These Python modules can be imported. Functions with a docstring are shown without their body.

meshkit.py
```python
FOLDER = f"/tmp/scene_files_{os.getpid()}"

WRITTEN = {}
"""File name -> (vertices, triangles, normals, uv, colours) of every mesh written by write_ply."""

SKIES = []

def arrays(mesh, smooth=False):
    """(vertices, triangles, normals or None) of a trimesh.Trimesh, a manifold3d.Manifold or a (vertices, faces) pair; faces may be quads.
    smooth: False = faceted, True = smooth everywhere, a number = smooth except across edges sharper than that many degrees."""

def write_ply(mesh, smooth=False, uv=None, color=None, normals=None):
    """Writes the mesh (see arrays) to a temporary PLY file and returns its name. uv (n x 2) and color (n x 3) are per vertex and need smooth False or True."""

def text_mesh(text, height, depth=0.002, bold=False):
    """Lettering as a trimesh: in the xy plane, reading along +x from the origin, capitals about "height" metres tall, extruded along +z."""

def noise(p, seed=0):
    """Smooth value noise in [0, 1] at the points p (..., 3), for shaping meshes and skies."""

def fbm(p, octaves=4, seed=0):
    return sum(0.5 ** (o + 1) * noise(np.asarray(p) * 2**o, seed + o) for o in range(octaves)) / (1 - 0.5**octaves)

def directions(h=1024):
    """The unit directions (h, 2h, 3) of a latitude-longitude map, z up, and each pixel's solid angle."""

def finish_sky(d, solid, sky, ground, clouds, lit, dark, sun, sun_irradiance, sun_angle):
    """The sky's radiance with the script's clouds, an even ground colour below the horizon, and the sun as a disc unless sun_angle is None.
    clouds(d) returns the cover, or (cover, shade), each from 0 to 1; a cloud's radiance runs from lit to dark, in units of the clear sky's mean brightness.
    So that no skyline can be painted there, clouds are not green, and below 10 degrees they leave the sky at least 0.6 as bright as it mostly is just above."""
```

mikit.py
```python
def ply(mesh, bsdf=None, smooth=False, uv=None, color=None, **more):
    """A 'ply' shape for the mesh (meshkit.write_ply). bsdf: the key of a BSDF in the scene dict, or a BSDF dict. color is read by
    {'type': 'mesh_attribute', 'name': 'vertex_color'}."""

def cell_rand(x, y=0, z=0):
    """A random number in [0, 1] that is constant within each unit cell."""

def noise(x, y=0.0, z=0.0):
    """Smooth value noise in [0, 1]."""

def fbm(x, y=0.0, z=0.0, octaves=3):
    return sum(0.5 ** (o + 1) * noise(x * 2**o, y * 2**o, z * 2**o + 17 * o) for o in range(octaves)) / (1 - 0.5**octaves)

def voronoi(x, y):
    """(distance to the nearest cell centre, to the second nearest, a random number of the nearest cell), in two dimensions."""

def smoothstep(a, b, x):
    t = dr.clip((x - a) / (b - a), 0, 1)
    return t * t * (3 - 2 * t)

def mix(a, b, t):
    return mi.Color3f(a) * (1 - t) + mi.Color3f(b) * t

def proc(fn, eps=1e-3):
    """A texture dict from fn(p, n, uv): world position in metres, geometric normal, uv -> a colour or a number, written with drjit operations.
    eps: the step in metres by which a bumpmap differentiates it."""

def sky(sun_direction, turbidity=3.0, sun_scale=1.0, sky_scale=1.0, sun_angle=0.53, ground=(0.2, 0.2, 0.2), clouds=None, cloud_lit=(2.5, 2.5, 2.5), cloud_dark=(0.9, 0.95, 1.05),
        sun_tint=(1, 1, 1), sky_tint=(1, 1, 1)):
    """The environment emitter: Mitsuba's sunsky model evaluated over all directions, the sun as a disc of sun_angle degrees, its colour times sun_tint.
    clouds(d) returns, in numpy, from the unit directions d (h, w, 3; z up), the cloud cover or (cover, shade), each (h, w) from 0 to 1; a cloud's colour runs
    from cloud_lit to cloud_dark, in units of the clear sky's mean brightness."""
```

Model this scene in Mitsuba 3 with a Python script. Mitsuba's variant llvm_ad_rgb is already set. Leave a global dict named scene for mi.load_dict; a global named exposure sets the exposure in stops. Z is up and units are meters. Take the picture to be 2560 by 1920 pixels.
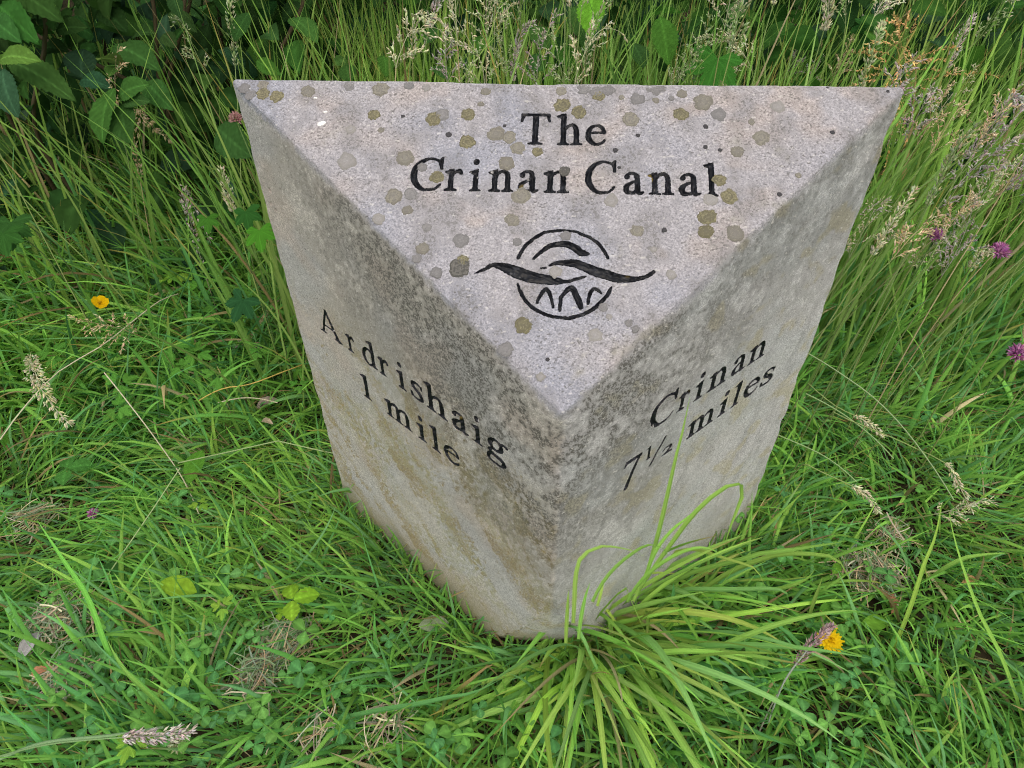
import math
import numpy as np
import trimesh
import manifold3d as m3
import shapely
from shapely.geometry import Polygon, Point, LineString
from shapely.ops import unary_union
import drjit as dr
import mitsuba as mi
import mikit
import meshkit

T = mi.ScalarTransform4f
scene, labels = {"type": "scene"}, {}

# ------------------------------------------------------------------ camera, sky, exposure
EYE_Z = 1.054
scene["camera"] = {"type": "perspective", "fov": 73.955, "fov_axis": "x", "near_clip": 0.01, "far_clip": 2000.0,
                   "to_world": T().look_at(origin=[0, 0, EYE_Z], target=[0, 0.7454156, EYE_Z - 0.6666], up=[0.0105202, 0.6665631, 0.7453744])}
exposure = 2.25
scene["daylight"] = mikit.sky([0.12, -0.62, 0.78], turbidity=3, sun_scale=0.38, sun_angle=50, clouds=lambda d: 1.0, ground=(0.06, 0.09, 0.03), sun_tint=(0.93, 0.97, 1.06), cloud_lit=(2.46, 2.5, 2.60))

# ------------------------------------------------------------------ measured positions (metres)
TOP_LETTERS = [[("T",np.float64(0.347),np.float64(0.3799),np.float64(-0.0853)),("h",np.float64(0.3875),np.float64(0.4152),np.float64(-0.0849)),("e",np.float64(0.4197),np.float64(0.4415),np.float64(-0.0847))],[("C",np.float64(0.2285),np.float64(0.2632),np.float64(-0.1483)),("r",np.float64(0.2663),np.float64(0.2855),np.float64(-0.1476)),("i",np.float64(0.2934),np.float64(0.3059),np.float64(-0.147)),("n",np.float64(0.3145),np.float64(0.3414),np.float64(-0.1467)),("a",np.float64(0.3476),np.float64(0.3691),np.float64(-0.1464)),("n",np.float64(0.3747),np.float64(0.402),np.float64(-0.1465)),("C",np.float64(0.4203),np.float64(0.4529),np.float64(-0.1461)),("a",np.float64(0.4613),np.float64(0.4829),np.float64(-0.1458)),("n",np.float64(0.4876),np.float64(0.5149),np.float64(-0.1468)),("a",np.float64(0.5209),np.float64(0.5435),np.float64(-0.1452)),("l",np.float64(0.5483),np.float64(0.5616),np.float64(-0.1446))]]
EMBLEM = {"arc": [[0.3516,-0.2261,0.004],[0.359,-0.2106,0.0045],[0.3688,-0.2012,0.0043],[0.3797,-0.1946,0.0041],[0.3938,-0.1925,0.0037],[0.408,-0.1933,0.0037],[0.4223,-0.1986,0.0041],[0.4344,-0.2063,0.0041],[0.4405,-0.2152,0.004],[0.445,-0.224,0.0032]],"hump": [[0.3672,-0.2268,0.0028],[0.3754,-0.2181,0.0048],[0.3853,-0.2105,0.0066],[0.3983,-0.2084,0.0077],[0.4104,-0.2126,0.0088],[0.4176,-0.2186,0.0085],[0.4251,-0.219,0.0019]],"wave": [[0.307,-0.2458,0.0015],[0.3172,-0.2405,0.0048],[0.3259,-0.2352,0.0058],[0.3361,-0.2372,0.0101],[0.3514,-0.2434,0.0142],[0.3675,-0.2485,0.0131],[0.3815,-0.2508,0.0117],[0.3925,-0.2521,0.0089],[0.4014,-0.2524,0.0042],[0.4112,-0.2494,0.0042],[0.422,-0.2458,0.0023]],"wave_001": [[0.384,-0.2341,0.0026],[0.3958,-0.2305,0.0063],[0.4088,-0.2306,0.0093],[0.4208,-0.2348,0.0105],[0.4328,-0.24,0.0117],[0.4456,-0.244,0.0117],[0.4555,-0.247,0.0104],[0.4682,-0.2477,0.0078],[0.48,-0.2457,0.0052],[0.4923,-0.2382,0.0044]],"dash": [[0.3756,-0.2374,0.0019],[0.3806,-0.2366,0.0027]],"arc_001": [[0.3525,-0.2566,0.0027],[0.3575,-0.2695,0.0041],[0.3658,-0.28,0.0043],[0.3759,-0.2872,0.0043],[0.3877,-0.2921,0.0043],[0.4004,-0.2933,0.0043],[0.4149,-0.2907,0.0043],[0.4283,-0.2834,0.0046],[0.4389,-0.2735,0.0046],[0.4447,-0.2658,0.0046],[0.4484,-0.2576,0.0027]],"arch": [[0.3731,-0.2771,0.0031],[0.3771,-0.2668,0.0043],[0.3819,-0.2617,0.0046],[0.3858,-0.267,0.0041],[0.3892,-0.282,0.0029]],"arch_001": [[0.3963,-0.285,0.0039],[0.3969,-0.2726,0.0041],[0.4016,-0.2639,0.0052],[0.4074,-0.2593,0.0062],[0.4125,-0.2678,0.0072],[0.4176,-0.2811,0.0051]],"arch_002": [[0.4249,-0.2766,0.0035],[0.4262,-0.2674,0.0041],[0.431,-0.2597,0.0047],[0.4381,-0.2644,0.0029]]}
LICHENS = [[0.1448,-0.0073,0.0077,"g"],[0.1823,-0.0127,0.0101,"m"],[0.2146,-0.0066,0.0064,"g"],[0.2352,-0.0096,0.0052,"w"],[0.3043,-0.013,0.0064,"m"],[0.3904,-0.011,0.0067,"m"],[0.4169,-0.0079,0.0087,"g"],[0.4311,-0.0125,0.0079,"g"],[0.4438,-0.0097,0.0079,"g"],[0.4338,-0.0185,0.007,"o"],[0.498,-0.0045,0.0118,"g"],[0.5275,-0.0134,0.0058,"m"],[0.3921,-0.0314,0.0097,"o"],[0.4113,-0.0407,0.0089,"o"],[0.4593,-0.0198,0.0035,"m"],[0.4771,-0.0215,0.0086,"g"],[0.4977,-0.0229,0.0041,"m"],[0.5151,-0.0198,0.0037,"g"],[0.525,-0.0415,0.0084,"o"],[0.4687,-0.0492,0.0096,"m"],[0.1787,-0.0486,0.0073,"o"],[0.248,-0.0533,0.0094,"o"],[0.2572,-0.0472,0.0082,"g"],[0.212,-0.0502,0.0029,"d"],[0.2997,-0.0315,0.0037,"m"],[0.2865,-0.0467,0.0082,"o"],[0.1542,-0.0693,0.0062,"w"],[0.189,-0.0692,0.0039,"m"],[0.1549,-0.1108,0.011,"w"],[0.22,-0.1051,0.0099,"m"],[0.2877,-0.0828,0.0092,"o"],[0.3194,-0.0718,0.0096,"m"],[0.3348,-0.0761,0.008,"m"],[0.3453,-0.0895,0.0081,"m"],[0.3664,-0.0942,0.006,"o"],[0.3334,-0.1097,0.0086,"m"],[0.2407,-0.1171,0.0056,"g"],[0.2583,-0.1298,0.0078,"o"],[0.2126,-0.1555,0.0092,"m"],[0.2306,-0.1518,0.0074,"g"],[0.2286,-0.1717,0.006,"m"],[0.3512,-0.1517,0.0102,"m"],[0.1986,-0.184,0.0072,"w"],[0.2518,-0.1925,0.0054,"g"],[0.4483,-0.1548,0.0077,"w"],[0.343,-0.1813,0.0077,"m"],[0.4753,-0.191,0.007,"m"],[0.29,-0.2071,0.0085,"g"],[0.2494,-0.2181,0.0074,"m"],[0.4523,-0.0906,0.0037,"d"],[0.4566,-0.1134,0.0026,"d"],[0.3495,-0.2076,0.0052,"g"],[0.4002,-0.1986,0.006,"g"],[0.4921,-0.2124,0.0038,"w"],[0.3284,-0.0608,0.0027,"d"],[0.4772,-0.0705,0.0034,"d"],[0.3389,-0.007,0.0028,"d"],[0.2664,-0.0737,0.0046,"d"],[0.3974,-0.1191,0.0063,"k"],[0.5038,-0.189,0.0038,"d"],[0.5507,-0.0252,0.0112,"m"],[0.5673,-0.0414,0.0086,"g"],[0.552,-0.0577,0.0038,"d"],[0.6324,-0.0302,0.008,"w"],[0.6123,-0.0709,0.0099,"m"],[0.5844,-0.0897,0.0074,"m"],[0.5507,-0.0844,0.0033,"d"],[0.5665,-0.0881,0.003,"d"],[0.5643,-0.1259,0.0076,"o"],[0.5736,-0.147,0.0093,"o"],[0.5533,-0.1513,0.0078,"w"],[0.5497,-0.1723,0.0098,"o"],[0.5477,-0.1897,0.0083,"o"],[0.5769,-0.1911,0.0093,"m"],[0.6265,-0.1428,0.0036,"d"],[0.6892,-0.0627,0.0035,"d"],[0.689,-0.0027,0.0023,"d"],[0.7549,-0.007,0.0027,"d"],[0.6479,-0.1185,0.0036,"m"],[0.6026,-0.0505,0.0042,"m"],[0.2904,-0.2395,0.0114,"k"],[0.2666,-0.2462,0.0065,"g"],[0.2933,-0.2309,0.0066,"o"],[0.2438,-0.2299,0.0052,"g"],[0.3602,-0.3033,0.0088,"o"],[0.3434,-0.3292,0.0077,"g"],[0.3794,-0.3572,0.0047,"w"],[0.3857,-0.3385,0.0027,"d"],[0.4659,-0.2965,0.0042,"g"],[0.4728,-0.303,0.0042,"g"],[0.44,-0.2802,0.005,"g"],[0.5099,-0.2409,0.0054,"w"],[0.3907,-0.2415,0.0072,"w"],[0.4324,-0.3111,0.0074,"w"],[0.4463,-0.2903,0.0033,"w"],[0.0444,-0.0214,0.0086,"o"],[0.0606,-0.0245,0.0081,"o"],[0.0972,-0.0173,0.0085,"m"],[0.021,-0.014,0.0074,"g"],[0.03,-0.0232,0.0069,"g"],[0.0423,-0.0081,0.007,"m"]]
DROPPINGS = [[0.1194,-0.0612,0.0047],[0.1217,-0.0453,0.0022],[0.1073,-0.0262,0.002]]
CLOVERS = [[-0.621,0.803,0.02],[-0.947,0.811,0.02],[-0.502,0.791,0.014],[-0.704,0.723,0.02],[-0.58,0.731,0.016],[-0.427,0.713,0.013],[-0.447,0.644,0.013],[-0.425,0.641,0.012],[-0.59,0.599,0.017],[-0.632,0.577,0.017],[-0.629,0.534,0.021],[-0.414,0.552,0.013],[-0.458,0.535,0.014],[-0.46,0.517,0.012],[-0.463,0.505,0.014],[-0.44,0.478,0.017],[-0.59,0.458,0.017],[-0.452,0.421,0.016],[-0.442,0.405,0.015],[-0.42,0.399,0.011],[-0.37,0.409,0.017],[-0.362,0.371,0.017],[-0.295,0.565,0.011],[-0.285,0.455,0.011],[-0.579,0.361,0.014],[-0.429,0.352,0.013],[-0.745,0.595,0.013],[-0.766,0.612,0.013],[-0.717,0.443,0.017],[-0.789,0.568,0.014],[-0.391,0.524,0.014],[-0.6,0.394,0.017],[-0.453,0.376,0.016],[-0.249,0.573,0.012],[-0.192,0.514,0.013],[-0.251,0.452,0.013],[-0.227,0.45,0.013],[-0.111,0.371,0.015],[-0.072,0.376,0.014],[-0.221,0.466,0.012],[-0.105,0.354,0.011],[0.406,0.752,0.011],[0.53,0.548,0.012],[0.493,0.499,0.012],[0.515,0.509,0.014],[0.505,0.47,0.013],[0.487,0.447,0.015],[0.532,0.426,0.014],[0.467,0.373,0.013],[0.396,0.478,0.012],[0.384,0.496,0.011],[0.55,0.399,0.011],[0.267,0.357,0.012],[0.389,0.37,0.013],[0.541,0.723,0.014],[0.546,0.707,0.013],[0.538,0.442,0.012],[0.505,0.409,0.012],[0.364,0.448,0.011],[0.459,0.431,0.011],[0.534,0.379,0.011],[0.494,0.8,0.013],[0.872,1.081,0.016],[0.883,1.185,0.018],[0.854,0.99,0.015],[0.75,0.807,0.013]]
BUTTERCUP_LEAVES = [[-0.846,1.462,0.042],[-0.901,1.491,0.036],[-0.749,1.385,0.034],[-0.72,1.307,0.035],[-0.745,1.169,0.041],[-0.671,1.126,0.037],[-0.621,1.084,0.034],[-0.798,1.039,0.032],[-1.008,1.163,0.035],[-0.439,1.043,0.022],[-0.547,1.355,0.034],[-0.783,0.979,0.033],[-0.54,1.129,0.029],[-0.695,1.095,0.026],[-0.537,0.737,0.018],[-0.5,0.352,0.025],[-0.44,0.542,0.02],[-0.462,0.529,0.015],[-0.629,1.324,0.028]]
FLOWERS = {"buttercup": [-0.857,1.176,0.24],"hawkbit": [0.477,0.505,0.075],"white_clover": [-0.475,0.378,0.045],"red_clovers": [[0.761,1.08,0.433],[0.908,1.1,0.387],[0.968,1.0,0.223],[-0.399,1.0,0.684],[-0.764,0.77,0.06]]}
SHRUB_LEAVES = [[-1.08,1.62,0.698,-0.932,1.45,0.68,0.072],[-1.051,1.65,0.714,-0.893,1.5,0.708,0.068],[-0.994,1.42,0.648,-0.879,1.36,0.671,0.047],[-1.021,1.48,0.629,-0.851,1.38,0.59,0.063],[-0.983,1.4,0.637,-0.951,1.32,0.568,0.06],[-1.065,1.55,0.688,-0.961,1.45,0.679,0.057],[-0.944,1.58,0.562,-0.939,1.62,0.621,0.078],[-0.802,1.5,0.61,-0.806,1.42,0.658,0.042],[-0.808,1.5,0.612,-0.813,1.45,0.609,0.036],[-0.914,1.52,0.576,-0.816,1.45,0.591,0.046],[-0.86,1.6,0.621,-0.725,1.5,0.61,0.066],[-0.792,1.42,0.593,-0.817,1.32,0.515,0.06],[-0.787,1.42,0.563,-0.755,1.32,0.519,0.066],[-0.792,1.42,0.573,-0.7,1.38,0.62,0.047],[-0.787,1.42,0.567,-0.704,1.36,0.59,0.037],[-0.764,1.5,0.578,-0.684,1.4,0.559,0.056],[-0.676,1.55,0.729,-0.654,1.5,0.701,0.032],[-0.725,1.62,0.681,-0.649,1.55,0.666,0.039],[-1.066,1.62,0.624,-1.077,1.6,0.654,0.05],[-0.983,1.62,0.648,-0.899,1.6,0.665,0.044],[-0.94,1.68,0.623,-0.955,1.62,0.666,0.054],[-1.08,1.7,0.586,-0.977,1.62,0.617,0.047],[-1.097,1.5,0.546,-1.014,1.46,0.584,0.053],[-0.941,1.75,0.66,-0.858,1.68,0.635,0.06],[-1.058,1.7,0.654,-1.016,1.7,0.685,0.051],[-0.985,1.72,0.668,-0.929,1.7,0.703,0.055],[-0.875,1.72,0.605,-0.791,1.66,0.642,0.05],[-0.767,1.65,0.632,-0.725,1.6,0.62,0.038]]
HEDGE_LEAVES = [[0.17,1.55,0.724,0.161,1.45,0.679,0.055],[0.142,1.65,0.679,0.166,1.58,0.634,0.05],[0.16,1.6,0.642,0.174,1.55,0.616,0.038],[0.304,1.5,0.692,0.311,1.4,0.641,0.05],[0.05,1.6,0.65,0.085,1.55,0.626,0.045],[0.041,1.5,0.616,0.068,1.45,0.613,0.039],[-0.258,1.5,0.625,-0.246,1.44,0.608,0.033],[-0.162,1.55,0.588,-0.126,1.5,0.581,0.037],[-0.157,1.7,0.623,-0.182,1.65,0.614,0.04],[0.168,1.65,0.587,0.18,1.6,0.642,0.035],[0.271,1.6,0.616,0.294,1.55,0.586,0.042],[-0.349,1.55,0.593,-0.337,1.5,0.576,0.038],[0.122,1.65,0.598,0.14,1.6,0.573,0.047],[-0.515,1.2,0.595,-0.446,1.12,0.581,0.06],[-0.462,1.6,0.673,-0.39,1.5,0.665,0.047],[-0.522,1.5,0.618,-0.467,1.45,0.609,0.03],[-0.548,1.6,0.685,-0.577,1.55,0.647,0.036],[0.758,1.6,0.667,0.78,1.52,0.66,0.05],[0.748,1.55,0.65,0.765,1.5,0.636,0.036],[0.503,1.65,0.679,0.477,1.6,0.664,0.04],[0.41,1.7,0.604,0.423,1.65,0.652,0.041]]
PALMATE = [[0.41,1.42,0.637,0.065],[-0.424,1.0,0.537,0.029],[-0.395,0.96,0.525,0.032],[-1.01,1.25,0.389,0.052],[-0.996,1.2,0.392,0.043],[-0.523,1.1,0.298,0.043],[-0.563,1.15,0.447,0.026],[0.782,1.6,0.646,0.046]]
TRIFOLIATE = [[-0.813,0.827,0.043],[-0.346,0.568,0.041],[-0.37,0.56,0.014]]
OVALS = [[-0.612,0.875,0.035],[-0.548,0.609,0.032],[-0.13,0.558,0.024],[0.571,0.547,0.022],[0.501,0.572,0.014],[0.546,0.646,0.013],[-0.686,0.659,0.029]]
HAY = [[-0.732,0.57,0.06],[-0.68,0.478,0.036],[-0.36,0.531,0.041],[-0.388,0.479,0.036],[0.604,0.647,0.059],[0.667,0.716,0.029],[-0.186,0.402,0.043],[-0.88,0.777,0.043],[-0.282,0.392,0.028]]
DEAD = [[0.612,0.588,0.03],[-0.722,0.485,0.017],[-0.651,1.274,0.028],[-0.608,1.268,0.024],[-0.531,1.073,0.029],[-0.516,1.016,0.019],[-0.759,0.526,0.028],[0.76,0.624,0.016]]
STRAWS = [[[-1.43,1.901,0.05],[-1.373,1.927,0.15],[-1.306,1.932,0.25],[-1.188,1.836,0.28],[-1.122,1.804,0.28],[-1.127,1.878,0.22]],[[-0.788,1.0,0.2],[-0.711,0.929,0.15],[-0.653,0.879,0.06],[-0.588,0.79,0.03]],[[-0.586,0.799,0.15],[-0.619,0.732,0.12],[-0.7,0.625,0.04]],[[-0.581,0.792,0.17],[-0.513,0.846,0.14],[-0.444,0.89,0.12],[-0.358,0.88,0.1],[-0.272,0.874,0.08]],[[-0.631,1.005,0.12],[-0.544,1.001,0.16],[-0.477,1.049,0.15],[-0.441,1.118,0.12]],[[-0.975,0.901,0.12],[-0.934,0.96,0.16],[-0.877,1.009,0.2],[-0.806,1.069,0.22],[-0.781,1.224,0.2],[-0.776,1.327,0.16]],[[-0.604,1.019,0.1],[-0.561,1.032,0.1],[-0.491,1.038,0.08]],[[-0.689,0.348,0.08],[-0.614,0.363,0.1],[-0.542,0.369,0.1],[-0.475,0.379,0.1]],[[-0.355,0.372,0.02],[-0.34,0.378,0.06],[-0.371,0.453,0.03]],[[-0.431,0.444,0.05],[-0.41,0.439,0.07],[-0.36,0.441,0.06],[-0.362,0.416,0.02]],[[0.382,0.898,0.2],[0.457,0.846,0.18],[0.546,0.802,0.16],[0.6,0.768,0.13]],[[0.51,0.866,0.25],[0.581,0.838,0.22],[0.665,0.794,0.16]],[[0.513,0.919,0.3],[0.584,0.856,0.28],[0.688,0.79,0.2],[0.725,0.702,0.16]],[[0.363,0.401,0.04],[0.375,0.427,0.1],[0.409,0.459,0.13],[0.437,0.481,0.14]]]
HEADS = {"dry_panicle": [[-0.823,1.221,0.08],[-0.786,1.143,0.18],[-0.8,1.096,0.24],[-0.822,1.071,0.27],[-0.856,1.066,0.28]],"cocksfoot_pale": [[-1.052,1.167,0.12],[-0.906,0.986,0.22],[-0.834,0.898,0.24],[-0.805,0.871,0.22],[-0.78,0.853,0.2]],"cocksfoot_tan": [[-0.836,1.565,0.5],[-0.805,1.509,0.5],[-0.79,1.507,0.48],[-0.788,1.544,0.45],[-0.782,1.559,0.42]],"grey_spike": [[-0.687,1.341,0.42],[-0.69,1.354,0.4],[-0.685,1.359,0.36],[-0.674,1.35,0.32],[-0.671,1.349,0.28]],"golden": [[0.98,1.799,0.45],[0.898,1.652,0.52],[0.823,1.521,0.6],[0.746,1.391,0.68],[0.723,1.358,0.72]],"purple_spike": [[0.353,0.396,0.02],[0.383,0.436,0.08],[0.409,0.46,0.12],[0.424,0.471,0.14],[0.453,0.488,0.15]],"bottom_head": [[-0.687,0.341,0.1],[-0.582,0.354,0.12],[-0.505,0.359,0.12],[-0.475,0.36,0.12],[-0.423,0.366,0.12]],"right_spike": [[0.519,0.879,0.26],[0.567,0.851,0.23],[0.624,0.846,0.2],[0.66,0.841,0.17]],"right_spike_b": [[0.535,0.809,0.26],[0.672,0.79,0.2],[0.753,0.767,0.16],[0.76,0.693,0.14]],"right_spike_c": [[0.474,0.733,0.22],[0.551,0.722,0.18],[0.581,0.723,0.16],[0.605,0.691,0.14]],"right_spray": [[0.689,0.725,0.08],[0.712,0.704,0.12],[0.732,0.698,0.14],[0.752,0.689,0.17],[0.775,0.685,0.18]]}
FACE_BLADES = [[[[0.17,0.515,0.175],[0.188,0.535,0.224],[0.196,0.548,0.324],[0.199,0.557,0.44],[0.204,0.568,0.477],[0.204,0.57,0.521]],0.0075],[[[0.176,0.519,0.197],[0.213,0.549,0.249],[0.257,0.584,0.296],[0.299,0.611,0.31],[0.32,0.621,0.305],[0.33,0.623,0.287],[0.328,0.615,0.27],[0.323,0.611,0.232],[0.325,0.613,0.166]],0.009],[[[0.069,0.409,0.31],[0.069,0.422,0.374],[0.075,0.433,0.409],[0.093,0.441,0.414],[0.121,0.451,0.398],[0.155,0.465,0.361]],0.0065],[[[0.096,0.443,0.298],[0.119,0.468,0.322],[0.162,0.496,0.335],[0.184,0.507,0.32],[0.204,0.516,0.28]],0.0065],[[[0.064,0.418,0.244],[0.063,0.423,0.301],[0.062,0.422,0.36]],0.006],[[[0.079,0.417,0.256],[0.084,0.434,0.314],[0.089,0.438,0.348]],0.006],[[[0.177,0.508,0.233],[0.19,0.525,0.29],[0.226,0.56,0.297],[0.255,0.57,0.324]],0.006],[[[0.148,0.471,0.249],[0.181,0.486,0.306],[0.226,0.496,0.331],[0.268,0.504,0.303]],0.007],[[[0.104,0.45,0.276],[0.109,0.46,0.302],[0.112,0.468,0.314]],0.005]]
ARCH_BLADES = [[[[0.271,0.569,0.05],[0.305,0.587,0.09],[0.362,0.601,0.13],[0.427,0.608,0.15],[0.475,0.606,0.15],[0.51,0.606,0.13],[0.526,0.597,0.11],[0.544,0.588,0.05]],0.0095],[[[0.22,0.592,0.05],[0.292,0.612,0.1],[0.357,0.607,0.14],[0.4,0.607,0.16],[0.463,0.621,0.15],[0.537,0.645,0.13]],0.008],[[[0.207,0.614,0.08],[0.268,0.635,0.12],[0.317,0.604,0.15],[0.361,0.587,0.15],[0.386,0.573,0.12]],0.0085],[[[0.227,0.564,0.06],[0.26,0.576,0.1],[0.314,0.565,0.12],[0.386,0.566,0.12],[0.424,0.571,0.1],[0.435,0.567,0.07],[0.425,0.565,0.03]],0.0085],[[[0.385,0.625,0.03],[0.441,0.594,0.08],[0.465,0.599,0.09],[0.483,0.612,0.1]],0.007],[[[0.474,0.551,0.02],[0.468,0.561,0.07],[0.467,0.564,0.11],[0.47,0.573,0.14]],0.008],[[[0.674,0.618,0.05],[0.684,0.607,0.1],[0.718,0.612,0.13],[0.792,0.625,0.12]],0.008],[[[0.589,0.508,0.02],[0.608,0.547,0.1],[0.617,0.577,0.16],[0.632,0.604,0.2],[0.639,0.634,0.24]],0.007],[[[0.622,0.341,0.03],[0.615,0.383,0.08],[0.611,0.453,0.14],[0.611,0.498,0.16]],0.007],[[[0.728,0.391,0.03],[0.688,0.462,0.12],[0.663,0.512,0.16],[0.642,0.617,0.24]],0.007],[[[0.614,0.411,0.02],[0.616,0.43,0.07],[0.63,0.447,0.1]],0.0085],[[[0.621,0.498,0.02],[0.652,0.454,0.04],[0.695,0.408,0.02]],0.006]]
LEFT_BLADES = [[[[-0.605,0.489,0.02],[-0.608,0.496,0.08],[-0.649,0.56,0.13],[-0.688,0.6,0.17],[-0.739,0.651,0.2]],0.008],[[[-0.825,0.634,0.02],[-0.812,0.648,0.1],[-0.804,0.665,0.17],[-0.803,0.681,0.22]],0.008],[[[-0.615,0.355,0.03],[-0.625,0.357,0.07],[-0.654,0.377,0.1],[-0.715,0.413,0.1]],0.009],[[[-0.511,0.422,0.02],[-0.516,0.428,0.07],[-0.549,0.448,0.11],[-0.581,0.484,0.14]],0.008],[[[-0.391,0.653,0.02],[-0.346,0.662,0.08],[-0.309,0.682,0.13],[-0.292,0.703,0.16]],0.007],[[[-0.491,0.445,0.02],[-0.49,0.457,0.05],[-0.484,0.476,0.06],[-0.48,0.502,0.05]],0.012],[[[-0.549,0.406,0.03],[-0.519,0.408,0.04],[-0.495,0.414,0.03]],0.008],[[[-0.514,0.525,0.02],[-0.529,0.543,0.07],[-0.537,0.545,0.09]],0.007],[[[-0.251,0.408,0.05],[-0.193,0.41,0.07],[-0.135,0.405,0.1],[-0.074,0.408,0.12],[-0.019,0.44,0.1]],0.009],[[[-0.129,0.401,0.02],[-0.104,0.415,0.06],[-0.072,0.435,0.09],[-0.033,0.465,0.09],[-0.026,0.466,0.08]],0.011]]
LEFT_LETTERS = [[("A",0.0764,0.129),("r",0.1428,0.1623),("d",0.1793,0.2101),("r",0.2137,0.2357),("i",0.2531,0.2693),("s",0.2797,0.3046),("h",0.3088,0.3482),("a",0.3577,0.3864),("i",0.3942,0.41),("g",0.4183,0.4528)],[("1",0.1598,0.1804),("m",0.2125,0.2697),("i",0.2814,0.2988),("l",0.3096,0.327),("e",0.3352,0.3644)]]
RIGHT_LETTERS = [[("C",0.1431,0.1863),("r",0.1926,0.2112),("i",0.2224,0.239),("n",0.2486,0.2855),("a",0.2963,0.3245),("n",0.3295,0.3664)],[("7",0.1087,0.1378),("1",0.1486,0.156),("/",0.1577,0.1818),("2",0.1801,0.2),("m",0.2266,0.2814),("i",0.2901,0.3083),("l",0.3179,0.3362),("e",0.3451,0.3776),("s",0.3842,0.4125)]]
TUFT = [0.097,0.549,0.0]
TUFT2 = [0.221,0.635,0.0]


# ------------------------------------------------------------------ helpers
def ref(k):
    return {"type": "ref", "id": k}

taken = {}
def key(name):
    """name, name_001, name_002 ... in the order they are asked for."""
    n = taken.get(name, -1) + 1
    taken[name] = n
    return name if n == 0 else f"{name}_{n:03d}"

def lab(k, label, cat=None, group=None, kind=None):
    labels[k] = {"label": label}
    if cat: labels[k]["category"] = cat
    if group: labels[k]["group"] = group
    if kind: labels[k]["kind"] = kind

def put(k, mesh, bsdf, smooth=True, color=None):
    scene[k] = mikit.ply(mesh, bsdf, smooth=smooth, color=color)

def rgb(*c):
    return np.array(c, float)

def jig(rng, c, s=0.12):
    """a colour, a little lighter or darker and a little yellower or bluer."""
    c = np.asarray(c, float)
    return np.clip(c * (1 + s * rng.standard_normal()) * (1 + 0.5 * s * rng.standard_normal(3)), 0.002, 0.95)

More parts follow.
